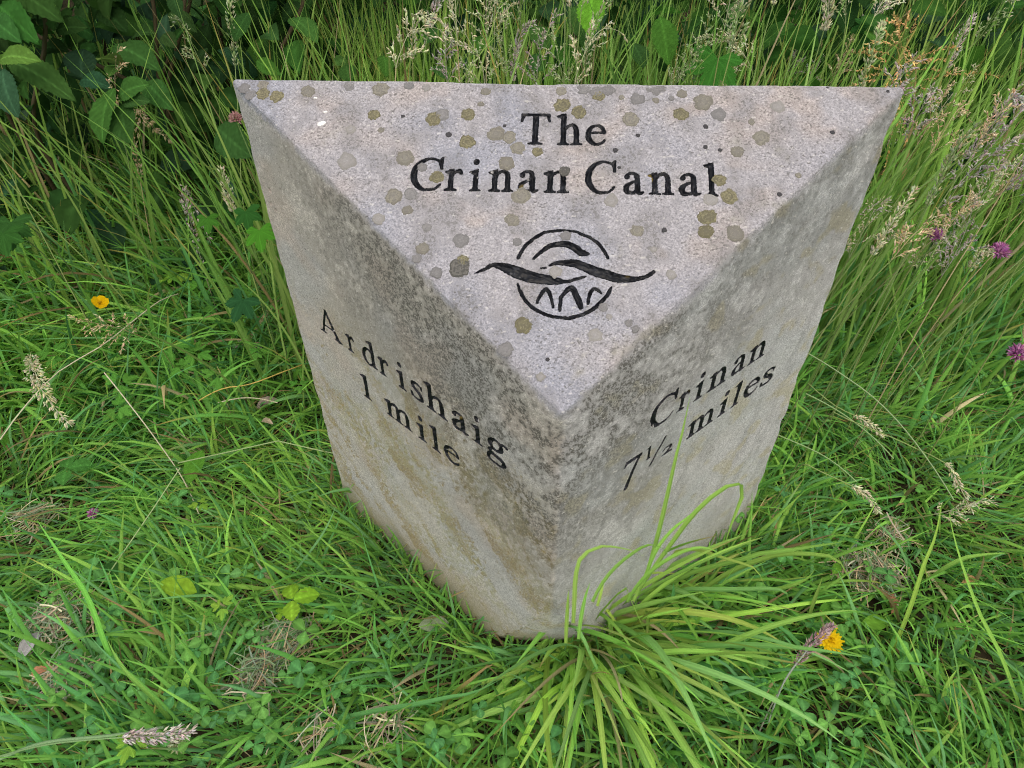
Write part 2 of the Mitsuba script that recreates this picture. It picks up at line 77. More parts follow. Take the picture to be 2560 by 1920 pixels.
class Soup:
    """meshes gathered into one, with a colour per vertex."""
    def __init__(self):
        self.v, self.f, self.c, self.n = [], [], [], 0
    def add(self, v, f, c):
        v = np.asarray(v, float)
        c = np.asarray(c, float)
        self.v.append(v); self.f.append(np.asarray(f, int) + self.n)
        self.c.append(np.broadcast_to(c, v.shape) if c.ndim == 1 else c)
        self.n += len(v)
    def put(self, k, bsdf, smooth=True):
        put(k, (np.vstack(self.v), np.vstack(self.f)), bsdf, smooth, np.vstack(self.c))

def ground_z(x, y):
    x, y = np.asarray(x, float), np.asarray(y, float)
    p = np.stack([x * 3, y * 3, 0 * x], -1)
    far = np.clip((y - 1.5) / 3.0, 0, 1)
    return 0.035 * (meshkit.fbm(p, 3, 5) - 0.5) + 0.25 * far * far

def grid_faces(n, m):
    """quads of an n x m vertex grid as triangles."""
    i, j = np.meshgrid(np.arange(n - 1), np.arange(m - 1), indexing="ij")
    a = (i * m + j).ravel()
    q = np.stack([a, a + 1, a + m + 1, a + m], 1)
    return np.vstack([q[:, [0, 1, 2]], q[:, [0, 2, 3]]])

def ribbons(P, side, width, colors, fold=0.0, across=3):
    """blades: P (N,S,3) centre lines, side (N,S,3) unit sideways vectors, width (N,S), colors (N,S,3)."""
    N, S, _ = P.shape
    t = np.gradient(P, axis=1)
    nrm = np.cross(side, t); nrm /= np.linalg.norm(nrm, axis=2, keepdims=True) + 1e-9
    offs = np.linspace(-0.5, 0.5, across)
    V = np.stack([P + side * (width * o)[..., None] + nrm * (fold * width * abs(o) * 2)[..., None] for o in offs], 2)
    C = np.stack([colors * (1.13 if abs(o) < 0.1 and across > 2 else 1.0) for o in offs], 2)
    f = grid_faces(S, across)
    F = (f[None] + (np.arange(N) * S * across)[:, None, None]).reshape(-1, 3)
    return V.reshape(-1, 3), F, C.reshape(-1, 3)

def bend_lines(rng, root, length, azim, lean, bend, S, power=1.3):
    """centre lines of blades that rise from root leaning by 'lean' and droop by 'bend' radians more towards the tip."""
    N = len(root)
    t = np.linspace(0, 1, S)
    th = lean[:, None] + bend[:, None] * t[None] ** power
    az = azim[:, None] + (rng.normal(0, 0.25, N))[:, None] * t[None]
    d = np.stack([np.sin(th) * np.cos(az), np.sin(th) * np.sin(az), np.cos(th)], -1)
    step = (length / (S - 1))[:, None, None]
    P = np.concatenate([np.zeros((N, 1, 3)), np.cumsum(0.5 * (d[:, 1:] + d[:, :-1]) * step, 1)], 1) + root[:, None]
    return P, d, az

def profile(S, base=0.75):
    t = np.linspace(0, 1, S)
    return np.minimum(base + (1 - base) * t / 0.35, 1) * np.clip(1 - t ** 3.2, 0.04, 1)

def spline(pts, n):
    p = np.asarray(pts, float)
    d = np.concatenate([[0], np.cumsum(np.linalg.norm(np.diff(p[:, :3], axis=0), axis=1))])
    if len(p) < 3:
        t = np.linspace(0, d[-1], n)
        return np.stack([np.interp(t, d, p[:, k]) for k in range(p.shape[1])], -1)
    from scipy.interpolate import PchipInterpolator
    return PchipInterpolator(d, p)(np.linspace(0, d[-1], n))

def tube(P, r, sides=4):
    P = np.asarray(P, float)
    t = np.gradient(P, axis=0); t /= np.linalg.norm(t, axis=1, keepdims=True) + 1e-12
    a = np.cross(t, [0.31, 0.17, 0.93]); a /= np.linalg.norm(a, axis=1, keepdims=True) + 1e-12
    b = np.cross(t, a)
    r = np.broadcast_to(r, (len(P),))[:, None, None]
    ang = np.arange(sides) * 2 * np.pi / sides
    V = P[:, None] + r * (np.cos(ang)[None, :, None] * a[:, None] + np.sin(ang)[None, :, None] * b[:, None])
    i, j = np.meshgrid(np.arange(len(P) - 1), np.arange(sides), indexing="ij")
    q = np.stack([i * sides + j, i * sides + (j + 1) % sides, (i + 1) * sides + (j + 1) % sides, (i + 1) * sides + j], -1).reshape(-1, 4)
    return V.reshape(-1, 3), np.vstack([q[:, [0, 1, 2]], q[:, [0, 2, 3]]])

def unit(v):
    v = np.asarray(v, float)
    return v / (np.linalg.norm(v) + 1e-12)

# ------------------------------------------------------------------ materials
def vcol():
    return {"type": "mesh_attribute", "name": "vertex_color"}

scene["leaf_blade"] = {"type": "principledthin", "base_color": vcol(), "roughness": 0.40, "diff_trans": 0.8, "eta": 1.45}
scene["dry_stem"] = {"type": "twosided", "bsdf": {"type": "principled", "base_color": vcol(), "roughness": 0.75, "specular": 0.25}}
scene["petal"] = {"type": "principledthin", "base_color": vcol(), "roughness": 0.45, "diff_trans": 0.7, "eta": 1.35}
scene["big_leaf"] = {"type": "principledthin", "base_color": vcol(), "roughness": 0.42, "diff_trans": 0.6, "eta": 1.4}

def soil_color(p, n, uv):
    a = mikit.fbm(p.x * 45, p.y * 45, p.z * 45, 3)
    b = mikit.noise(p.x * 210, p.y * 210, 3.0)
    c = mikit.mix((0.016, 0.013, 0.008), (0.045, 0.034, 0.020), a)
    return mikit.mix(c, (0.035, 0.05, 0.014), mikit.smoothstep(0.55, 0.75, b) * 0.6)
scene["soil"] = {"type": "principled", "base_color": mikit.proc(soil_color), "roughness": 0.95, "specular": 0.1}

# ------------------------------------------------------------------ the stone: a wedge with two inscribed sides and a sloped inscribed top
A, B, FT, FB = rgb(-.3295, .8383, .7910), rgb(.4465, .7860, .7910), rgb(.0481, .4690, .5918), rgb(.0481, .4690, 0)

def face(O, U, P):
    U = unit(U); V = unit((P - O) - U * ((P - O) @ U))
    return O, U, V, np.cross(U, V)
TOP = face(A, B - A, 2 * A - FT)
LEFT = face(A * [1, 1, 0], FB - A * [1, 1, 0], A)
RIGHT = face(FB, B * [1, 1, 0] - FB, FB + [0, 0, 1])

def worn(p):
    """how far the weathered surface stands off the dressed block, in metres."""
    p = np.asarray(p, float)
    return 0.0024 * (meshkit.fbm(p * 9, 3, 1) - 0.5) + 0.0016 * (meshkit.fbm(p * 45, 3, 2) - 0.5)

def at(fr, u, v, h=0.0):
    """the point (u, v) of a face, h metres out of the weathered surface."""
    O, U, V, N = fr
    u, v = np.asarray(u, float), np.asarray(v, float)
    p = O + u[..., None] * U + v[..., None] * V
    return p + N * (worn(p) + h)[..., None]

def stone_block():
    r = 0.0045
    C2 = (A + B + FT)[:2] / 3
    BACK = unit(np.cross([0, 0, 1.0], B * [1, 1, 0] - A * [1, 1, 0]))
    sides = [(TOP[3], A), (LEFT[3], A), (RIGHT[3], FT), (BACK if BACK @ (A - np.append(C2, 0)) > 0 else -BACK, A)]
    balls = []
    ico = trimesh.creation.icosphere(3, r).vertices
    for use in ((0, 1, 3), (0, 2, 3), (0, 1, 2)):
        top = np.linalg.solve(np.array([sides[i][0] for i in use]), np.array([sides[i][0] @ sides[i][1] - r + (0.0042 if i == 3 else 0.0) for i in use]))
        balls += [ico + top, ico + [top[0], top[1], -0.12]]
    block = m3.Manifold.hull_points(np.vstack(balls))
    block = block.refine_to_length(0.0075)
    m = block.to_mesh()
    v = np.array(m.vert_properties[:, :3], float); f = np.array(m.tri_verts)
    nrm = trimesh.Trimesh(v, f, process=False).vertex_normals
    # chipped arrises: an edge gives way more where its noise is strong
    def seg(p, a, b):
        ab = b - a; t = np.clip(((p - a) @ ab) / (ab @ ab), 0, 1)
        return np.linalg.norm(p - a - t[:, None] * ab, axis=1)
    edge = np.min([seg(v, A, FT), seg(v, FT, FB), seg(v, A, B), seg(v, B, FT), seg(v, A, A * [1, 1, 0]), seg(v, B, B * [1, 1, 0])], axis=0)
    chip = np.exp(-(edge / 0.009) ** 2) * (0.0018 + 0.0110 * np.clip(meshkit.fbm(v * 38, 3, 8) - 0.50, 0, 1) + 0.024 * np.clip(meshkit.fbm(v * 11, 2, 19) - 0.62, 0, 1))
    inward = unit(rgb(C2[0], C2[1], 0.4)) * 0
    cen = np.stack([C2[0] - v[:, 0], C2[1] - v[:, 1], 0 * v[:, 0] - 0.02], 1); cen /= np.linalg.norm(cen, axis=1, keepdims=True)
    v = v + nrm * worn(v)[:, None] + cen * chip[:, None]
    # the sides left rough towards the back of the right face
    O, U, V, N = RIGHT
    u = (v - O) @ U; onr = np.abs((v - O) @ N) < 0.012
    v = v - N * (onr * (0.004 * np.clip(meshkit.fbm(v * [14, 14, 30], 3, 12) - 0.42, 0, 1) * np.clip((u - 0.12) / 0.3, 0, 1)))[:, None]
    # the foot of the front corner is worn round
    lim = 0.469 + 0.078 * np.clip(1 - (v[:, 2] - 0.0) / 0.30, 0, 1.2) ** 1.7
    lim = lim + 0.35 * np.abs(v[:, 0] - 0.052) ** 1.6
    gap = lim - v[:, 1]
    v[:, 1] += np.where(v[:, 2] < 0.31, 0.5 * (gap + np.sqrt(gap ** 2 + 0.012 ** 2)) - 0.5 * 0.012 ** 2 / np.sqrt(gap ** 2 + 0.012 ** 2) * (gap < 0), 0) * np.clip((0.31 - v[:, 2]) / 0.05, 0, 1)
    return m3.Manifold(m3.Mesh(v.astype(np.float32), f.astype(np.uint32)))

# --- serif letters, drawn as pen strokes of changing width (capital height 1)
def stroke(pts, n=26, thin=0.01):
    p = np.asarray(pts, float)
    q = spline(p, n) if len(p) > 2 else spline(p, 6)
    c = [Point(x, y).buffer(max(w, thin) / 2, 6) for x, y, w in q]
    return unary_union([unary_union([c[i], c[i + 1]]).convex_hull for i in range(len(c) - 1)])

def poly(*p):
    return Polygon(p).buffer(0)

def foot(cx, y=0.0, hw=0.17, s=1, st=0.065):
    return poly((cx - hw, y), (cx + hw, y), (cx + hw, y + .03 * s), (cx + st + .02, y + .06 * s), (cx + st, y + .13 * s), (cx - st, y + .13 * s), (cx - st - .02, y + .06 * s), (cx - hw, y + .03 * s))

def stem(cx, y0, y1, w=0.13):
    return poly((cx - w / 2, y0), (cx + w / 2, y0), (cx + w / 2 + .005, y1), (cx - w / 2 - .005, y1))

def flag(cx, y, w=0.13):
    return poly((cx - w / 2 - .14, y - .07), (cx + w / 2, y + .02), (cx + w / 2, y - .14), (cx - w / 2, y - .14), (cx - w / 2 - .13, y - .095))

X = 0.66
def arch(x0, x1, y=X):
    return unary_union([stroke([(x0, y - .22, .05), (x0 + .12, y - .06, .06), ((x0 + x1) / 2 + .07, y - .02, .09), (x1 - .015, y - .13, .125), (x1, y - .27, .13)]), stem(x1, 0, y - .2), foot(x1)])

def glyph(c):
    if c == "T":
        return unary_union([stem(.46, 0, .97, .14), foot(.46, 0, .22), poly((.02, .93), (.90, .93), (.90, 1.0), (.02, 1.0)), poly((.0, .74), (.045, .74), (.11, .93), (.14, .96), (.02, 1.0)), poly((.92, .74), (.875, .74), (.81, .93), (.78, .96), (.9, 1.0))])
    if c == "h":
        return unary_union([stem(.19, 0, 1.0), flag(.19, 1.0), foot(.19), arch(.22, .60)])
    if c == "n":
        return unary_union([stem(.19, 0, X), flag(.19, X), foot(.19), arch(.22, .60)])
    if c == "m":
        return unary_union([stem(.19, 0, X), flag(.19, X), foot(.19, 0, .16), arch(.22, .58), arch(.61, .98)])
    if c == "i":
        return unary_union([stem(.2, 0, X), flag(.2, X), foot(.2), Point(.2, .91).buffer(.085)])
    if c == "l":
        return unary_union([stem(.2, 0, 1.0), flag(.2, 1.0), foot(.2)])
    if c == "1":
        return unary_union([stem(.2, 0, .98), flag(.2, .98), foot(.2)])
    if c == "r":
        return unary_union([stem(.19, 0, X), flag(.19, X), foot(.19, 0, .19), stroke([(.22, .42, .05), (.32, .58, .07), (.45, .62, .10), (.50, .56, .10)])])
    if c == "e":
        return unary_union([stroke([(.07, .40, .05), (.30, .405, .05), (.52, .41, .05)]), stroke([(.52, .41, .09), (.47, .57, .085), (.32, .645, .055), (.14, .55, .09), (.07, .34, .13), (.13, .13, .125), (.31, .025, .08), (.47, .08, .06), (.54, .17, .035)], 40)])
    if c == "a":
        return unary_union([Point(.12, .52).buffer(.065), stroke([(.12, .52, .10), (.17, .615, .06), (.29, .64, .06), (.39, .57, .11), (.41, .42, .13), (.41, .15, .13), (.46, .03, .09), (.57, .055, .035)], 40), stroke([(.40, .40, .05), (.22, .33, .07), (.08, .18, .125), (.14, .04, .11), (.27, .03, .07), (.40, .14, .05)], 34)])
    if c == "d":
        return unary_union([stem(.50, 0.03, 1.0), flag(.50, 1.0), poly((.44, .14), (.44, 0), (.66, .035), (.66, .06), (.565, .09)), stroke([(.46, .55, .06), (.30, .64, .06), (.13, .52, .10), (.07, .31, .13), (.14, .09, .11), (.28, .02, .06), (.46, .13, .05)], 40)])
    if c == "s":
        return unary_union([stroke([(.43, .50, .03), (.40, .58, .05), (.27, .64, .06), (.12, .55, .10), (.15, .43, .12), (.34, .29, .13), (.42, .14, .11), (.30, .025, .07), (.13, .04, .05), (.06, .17, .03)], 46), poly((.41, .46), (.455, .46), (.45, .62), (.39, .58)), poly((.03, .21), (.075, .21), (.12, .06), (.04, .02))])
    if c == "g":
        return unary_union([Point(.28, .43).buffer(.215, 16).difference(shapely.affinity.scale(Point(.285, .43).buffer(.15, 16), .72, 1)), stroke([(.18, .24, .05), (.10, .13, .08), (.20, .045, .11), (.40, .015, .12), (.52, -.10, .10), (.42, -.25, .06), (.22, -.27, .06), (.06, -.18, .08), (.07, -.05, .07), (.2, .03, .06)], 50), stroke([(.42, .55, .05), (.50, .62, .06), (.58, .60, .09)])])
    if c == "C":
        return unary_union([stroke([(.86, .78, .05), (.76, .92, .055), (.55, .985, .05), (.28, .87, .10), (.12, .62, .145), (.10, .42, .15), (.20, .17, .13), (.42, .015, .07), (.65, .03, .055), (.84, .19, .035)], 50), poly((.83, .66), (.875, .66), (.885, 1.03), (.85, 1.03), (.77, .93))])
    if c == "A":
        return unary_union([stroke([(.47, 1.0, .05), (.13, .02, .055)]), stroke([(.47, .98, .10), (.83, .02, .14)]), stroke([(.27, .35, .05), (.69, .35, .05)]), poly((.0, 0), (.28, 0), (.28, .03), (.17, .06), (.1, .06), (.0, .03)), poly((.66, 0), (1.0, 0), (1.0, .03), (.9, .08), (.76, .08), (.66, .03))])
    if c == "7":
        return unary_union([poly((.03, .60), (.07, .60), (.14, .68), (.62, .69), (.62, .79), (.10, .79)), stroke([(.58, .74, .07), (.38, .25, .09), (.20, -.28, .12)])])
    if c == "/":
        return stroke([(.0, -.02, .06), (.58, 1.0, .06)])
    if c == "2":
        return unary_union([stroke([(.08, .42, .06), (.2, .56, .06), (.4, .55, .10), (.44, .40, .11), (.27, .17, .07), (.06, .03, .06)], 30), stroke([(.06, .03, .06), (.3, .06, .09), (.5, .03, .07)])])
    raise KeyError(c)

def roughen(g, rng, amp, step):
    """the outline as a chisel and weather leave it."""
    out = []
    for q in getattr(g, "geoms", [g]):
        def ring(r):
            p = np.array(shapely.segmentize(LineString(r.coords), step).coords)[:-1]
            return p + amp * (2 * meshkit.fbm(np.column_stack([p / (step * 2.2), np.full(len(p), rng.uniform(0, 99))]), 2, 4)[:, None] - 1) * unit_rows(p - p.mean(0)) + rng.normal(0, amp * .28, p.shape)
        q2 = Polygon(ring(q.exterior), [ring(h) for h in q.interiors]).buffer(0)
        out.append(q2)
    return unary_union(out)

def unit_rows(a):
    return a / (np.linalg.norm(a, axis=1, keepdims=True) + 1e-12)

carvings = []          # (part key, face, polygon in face coordinates)
rng = np.random.default_rng(11)

def carve_line(part, fr, letters, base, size, wide=None):
    for ch, u0, u1 in letters:
        g = glyph(ch)
        x0, y0, x1, y1 = g.bounds
        sx = (u1 - u0) / (x1 - x0)
        sy = size * (0.60 if (ch in "12" and wide == "half") else 1.0)
        lift = size * 0.42 if (ch == "1" and wide == "half") else 0.0
        g = shapely.affinity.affine_transform(g, [sx, 0, 0, sy, u0 - x0 * sx, base + lift])
        g = roughen(g.buffer(0.0008 if fr is TOP else 0.0010), rng, 0.0006, 0.0018)
        carvings.append((key(part + "__letter"), fr, g))

for row in TOP_LETTERS:
    carve_line("milestone__top_inscription", TOP, [(c, a, b) for c, a, b, _ in row], float(np.mean([r[3] for r in row])) + 0.0005, 0.0405)
carve_line("milestone__left_inscription", LEFT, LEFT_LETTERS[0], 0.4612, 0.0450)
carve_line("milestone__left_inscription", LEFT, LEFT_LETTERS[1], 0.3858, 0.0450)
carve_line("milestone__right_inscription", RIGHT, RIGHT_LETTERS[0], 0.4772, 0.0435)
carve_line("milestone__right_inscription", RIGHT, RIGHT_LETTERS[1][:1], 0.4072, 0.0475)
carve_line("milestone__right_inscription", RIGHT, RIGHT_LETTERS[1][1:4], 0.4072, 0.0370, "half")
carve_line("milestone__right_inscription", RIGHT, RIGHT_LETTERS[1][4:], 0.4072, 0.0440)
for name, pts in EMBLEM.items():
    g = roughen(stroke(pts, 40, 0.0008), rng, 0.0007, 0.0022)
    carvings.append((key("milestone__emblem__" + name.split("_0")[0]), TOP, g))

stone = stone_block()
DEPTH = 0.0065
cutters = []
for part, (O, U, V, N), g in carvings:
    M = np.column_stack([U, V, N, O - N * DEPTH])
    for q in getattr(g, "geoms", [g]):
        rings = [np.array(q.exterior.coords)[:-1]] + [np.array(h.coords)[:-1] for h in q.interiors]
        cutters.append(m3.CrossSection(rings, m3.FillRule.EvenOdd).extrude(DEPTH + 0.02).transform(M))
# three pinholes in the left face
for u, v, rr in ((0.0300, 0.6600, .0042), (0.0235, 0.6390, .0034), (0.0330, 0.6335, .0030)):
    cutters.append(m3.Manifold.sphere(rr, 10).translate((at(LEFT, np.array(u), np.array(v))).tolist()))
stone = stone - m3.Manifold.batch_boolean(cutters, m3.OpType.Add)

TOP_O, TOP_N, LEFT_O, LEFT_U = (q.tolist() for q in (TOP[0], TOP[3], LEFT[0], LEFT[1]))
def turned(p, s, k):
    """the point in a frame turned by an odd angle, so that no noise lines up with the faces."""
    a = 0.6 + 1.7 * k
    ca, sa, cb, sb = math.cos(a), math.sin(a), math.cos(a * 1.3), math.sin(a * 1.3)
    x = ca * p.x - sa * p.y; y = sa * p.x + ca * p.y
    y, z = cb * y - sb * p.z, sb * y + cb * p.z
    return x * s + 11.3 * k, y * s + 5.1, z * s

def grain(p, s, k):
    return 0.5 * (mikit.noise(*turned(p, s, k)) + mikit.noise(*turned(p, s * 1.37, k + 2.3)))

def stone_color(p, n, uv):
    f1 = 0.5 + 1.35 * (grain(p, 700, 1) - 0.5)
    f2 = 0.5 + 1.35 * (grain(p, 380, 2) - 0.5)
    f3 = mikit.fbm(*turned(p, 150, 3), 2)
    big = mikit.fbm(p.x * 9, p.y * 9, p.z * 9 + 7, 3)
    mid = mikit.fbm(*turned(p, 26, 4), 3)
    hue = mikit.fbm(p.x * 13 + 5, p.y * 13 + 60, p.z * 13, 2)
    below = (TOP_O[0] - p.x) * TOP_N[0] + (TOP_O[1] - p.y) * TOP_N[1] + (TOP_O[2] - p.z) * TOP_N[2]
    top = mikit.smoothstep(0.011, 0.002, below + .016 * (mid - .5) + .006 * (f3 - .5))
    u = (p.x - LEFT_O[0]) * LEFT_U[0] + (p.y - LEFT_O[1]) * LEFT_U[1]
    left = (1 - top) * mikit.smoothstep(0.006, -0.004, p.x - 0.0495 + .01 * (f3 - .5))
    right = (1 - top) - left
    # ground tone of each side
    c_top = mikit.mix(mikit.mix((0.385, 0.380, 0.408), (0.345, 0.358, 0.415), mikit.smoothstep(.45, .7, hue)), (0.42, 0.383, 0.375), mikit.smoothstep(.52, .30, hue) * mikit.smoothstep(.4, .65, mid))
    c_left = mikit.mix(mikit.mix((0.475, 0.458, 0.425), (0.455, 0.455, 0.45), mikit.smoothstep(.40, .6, big)), (0.485, 0.435, 0.39), mikit.smoothstep(.50, .30, hue) * .7)
    c_right = mikit.mix((0.465, 0.468, 0.475), (0.435, 0.45, 0.46), mikit.smoothstep(.4, .6, big))
    c = c_top * top + c_left * left + c_right * right
    # olive-brown algae streaks running down the left side, fainter ones on the right
    s = (u + p.z) * 0.7071; w = (p.z - u) * 0.7071
    st = mikit.fbm(s * 30 + 2 + 1.6 * mid, w * 9 + 1.5 * f3, 1.5, 3) + .16 * (f3 - .5)
    band = mikit.smoothstep(0.46, 0.62, st) * left * mikit.smoothstep(0.56, 0.40, p.z)
    c = mikit.mix(c, (0.30, 0.235, 0.095), band * mikit.smoothstep(.30, .62, mid * .6 + f2 * .4) * (0.25 + 0.85 * f2))
    algae = mikit.smoothstep(.50, .66, mikit.fbm(s * 15 + 40, w * 8, 6.0, 3)) * (left * .55 + right * .22) * mikit.smoothstep(.60, .30, p.z)
    c = mikit.mix(c, (0.36, 0.365, 0.19), algae * mikit.smoothstep(.3, .6, f3) * .6)
    s2 = (p.x * .62 + p.y * .62) * 1.0 - p.z * 0.22
    st2 = mikit.fbm(s2 * 60 + 1.5 * mid, p.z * 14, 2.0, 3)
    c = c * (1 - right * (.16 * mikit.smoothstep(.50, .68, st2)))
    c = mikit.mix(c, (0.42, 0.38, 0.22), right * mikit.smoothstep(.58, .70, mid) * .45)
    # dark grains of grime: thick on the upper part of both sides and down the front corner
    dz = (0.791 - 0.2 * mikit.smoothstep(.0, 1.0, 1 - dr.abs(p.x - 0.0481) / 0.40)) - p.z
    high = mikit.smoothstep(.34, .02, dz + .20 * (big - .5)) * (1 - top)
    front = mikit.smoothstep(.26, .02, dr.abs(p.x - 0.0481) + .1 * (big - .5)) * mikit.smoothstep(.16, .34, p.z) * (1 - top)
    grime = dr.clip(high * left * .76 * (.25 + .75 * mikit.smoothstep(.02, .22, u)) + high * right * .58 + front * .38 + .10 * (1 - top), 0, 1) * mikit.smoothstep(.30, .55, f3 * .5 + mid * .5 + .06)
    speck = mikit.smoothstep(.36, .64, f2 * .45 + f1 * .40 + .15 * f3)
    c = mikit.mix(c, (0.080, 0.078, 0.070), grime * mikit.smoothstep(.32, .52, mid * .7 + f3 * .3) * (.08 + .84 * speck))
    # everywhere: fine grain, dark pits, pale crystals
    c = c * (0.54 + 0.78 * f1) * (0.75 + 0.45 * f2)
    pit = mikit.smoothstep(.66, .80, mikit.noise(*turned(p, 480, 5))) * mikit.smoothstep(.40, .62, mid * .6 + f3 * .4)
    c = mikit.mix(c, (0.13, 0.125, 0.12), pit * (.50 + .20 * top))
    tp = mikit.smoothstep(.52, .66, mikit.fbm(*turned(p, 30, 6), 3)) * mikit.smoothstep(.47, .62, f1 * .5 + f2 * .5) * top
    c = mikit.mix(c, (0.13, 0.128, 0.122), tp * .72)
    white = mikit.smoothstep(.83, .90, mikit.noise(*turned(p, 300, 7)))
    c = mikit.mix(c, (0.66, 0.65, 0.62), white * .5)
    c = c * mi.Color3f(0.850, 0.840, 0.840)
    # damp, greened foot
    wet = mikit.smoothstep(.14, .01, p.z + .07 * (mid - .5))
    c = mikit.mix(c, (0.235, 0.205, 0.105), wet * left * .62 + wet * right * .35)
    return c

def stone_bump(p, n, uv):
    return 0.55 * mikit.noise(*turned(p, 420, 8)) + 0.9 * mikit.fbm(*turned(p, 150, 9), 2) + 0.8 * mikit.noise(*turned(p, 60, 10))
scene["sandstone"] = {"type": "bumpmap", "arbitrary": mikit.proc(stone_bump, eps=7e-4), "scale": 0.0011,
                      "bsdf": {"type": "principled", "base_color": mikit.proc(stone_color), "roughness": 0.88, "specular": 0.25}}

def paint_color(p, n, uv):
    a = mikit.fbm(p.x * 260, p.y * 260, p.z * 260, 2)
    b = mikit.fbm(p.x * 48 + 4, p.y * 48, p.z * 48, 2)
    c = mikit.mix((0.004, 0.004, 0.005), (0.013, 0.015, 0.021), a)
    c = mikit.mix(c, (0.045, 0.048, 0.06), mikit.smoothstep(.62, .80, a) * mikit.smoothstep(.50, .70, b))
    c = mikit.mix(c, (0.42, 0.41, 0.41), mikit.smoothstep(.70, .76, mikit.noise(p.x * 210 + 7, p.y * 210, p.z * 210)) * mikit.smoothstep(.66, .74, b))
    return mikit.mix(c, (0.16, 0.115, 0.025), mikit.smoothstep(.80, .85, mikit.fbm(p.x * 33 + 57, p.y * 33, p.z * 33, 2)))
def paint_bump(p, n, uv):
    return mikit.fbm(p.x * 240, p.y * 240, p.z * 240, 2)
scene["black_paint"] = {"type": "bumpmap", "arbitrary": mikit.proc(paint_bump, eps=7e-4), "scale": 0.0030,
                        "bsdf": {"type": "principled", "base_color": mikit.proc(paint_color), "roughness": 0.45, "specular": 0.28}}

put("milestone__block", stone, "sandstone", 32)
lab("milestone", "grey weathered sandstone milestone, a three-sided wedge with sloped inscribed top, standing in long grass", "milestone")
lab("milestone__block", "rough grey sandstone block with olive streaks and dark speckled grime")
for part, fr, g in carvings:
    vs, fs, n = [], [], 0
    for q in getattr(g, "geoms", [g]):
        v2, f2 = trimesh.creation.triangulate_polygon(q.simplify(1e-5), engine="earcut")
        v3, f3 = trimesh.remesh.subdivide_to_size(np.column_stack([v2, 0 * v2[:, 0]]), np.asarray(f2), 0.0022, max_iter=14)
        vs.append(v3[:, :2]); fs.append(np.asarray(f3) + n); n += len(v3)
    v2 = np.vstack(vs); f = np.vstack(fs)
    # a V-shaped cut: the deeper the farther from the letter's outline
    cut = np.minimum(shapely.distance(shapely.points(v2), g.boundary) * 1.15, 0.0036)
    p = at(fr, v2[:, 0], v2[:, 1], -(0.0006 if fr is TOP else 0.0004) - cut)
    nn = np.cross(p[f[:, 1]] - p[f[:, 0]], p[f[:, 2]] - p[f[:, 0]]) @ fr[3]
    f[nn < 0] = f[nn < 0][:, ::-1]
    put(part, (p, f), "black_paint", True)
lab("milestone__top_inscription", "black painted carved serif words on the sloped top")
lab("milestone__left_inscription", "black painted carved place name and one mile on the left side")
lab("milestone__right_inscription", "black painted carved place name and seven and a half miles on the right side")
lab("milestone__emblem", "black carved round emblem of waves, hill and arches on the top")

# --- lichens: thin crusts growing on the sloped top
rng = np.random.default_rng(5)
LICHEN = {"o": ((.240, .222, .125), (.100, .092, .055)), "m": ((.245, .232, .175), (.110, .102, .076)), "g": ((.225, .222, .22), (.10, .10, .10)), "d": ((.055, .055, .06), (.035, .035, .04)), "k": ((.155, .15, .135), (.06, .06, .055)), "w": ((.30, .29, .25), (.13, .125, .10))}
def lichen_look(kind):
    inner, rim = LICHEN[kind]
    veil = {"w": .66, "m": .30, "g": .34, "o": .10}.get(kind, .08)          # how far the stone shows through the crust
    def look(p, n, uv):
        g1, g2 = grain(p, 620, 3), mikit.noise(*turned(p, 330, 12))
        ring = 0.5 + 0.5 * dr.cos(uv.x * (13 + 6 * uv.y) + uv.y * 40 + 2.5 * g2)
        dark = dr.clip(mikit.smoothstep(.42, .64, g1 * .60 + g2 * .30 + .20 * ring - .08 * uv.x) * .95 + mikit.smoothstep(.80, .97, uv.x) * .40, 0, 1)
        c = mikit.mix(mi.Color3f(inner) * (.50 + .26 * uv.y), rim, dark)
        c = mikit.mix(c, mi.Color3f(inner) * 1.15, mikit.smoothstep(.60, .72, 1 - g1) * .5)
        return mikit.mix(c, mi.Color3f(.31, .30, .31) * (.60 + .8 * g1), veil * (1.1 - .5 * uv.x))
    return look
for kind in LICHEN:
    scene["lichen_" + {"o": "olive", "m": "drab", "g": "grey", "d": "black", "k": "charcoal", "w": "pale"}[kind]] = {"type": "principled", "base_color": mikit.proc(lichen_look(kind)), "roughness": 0.95, "specular": 0.1}
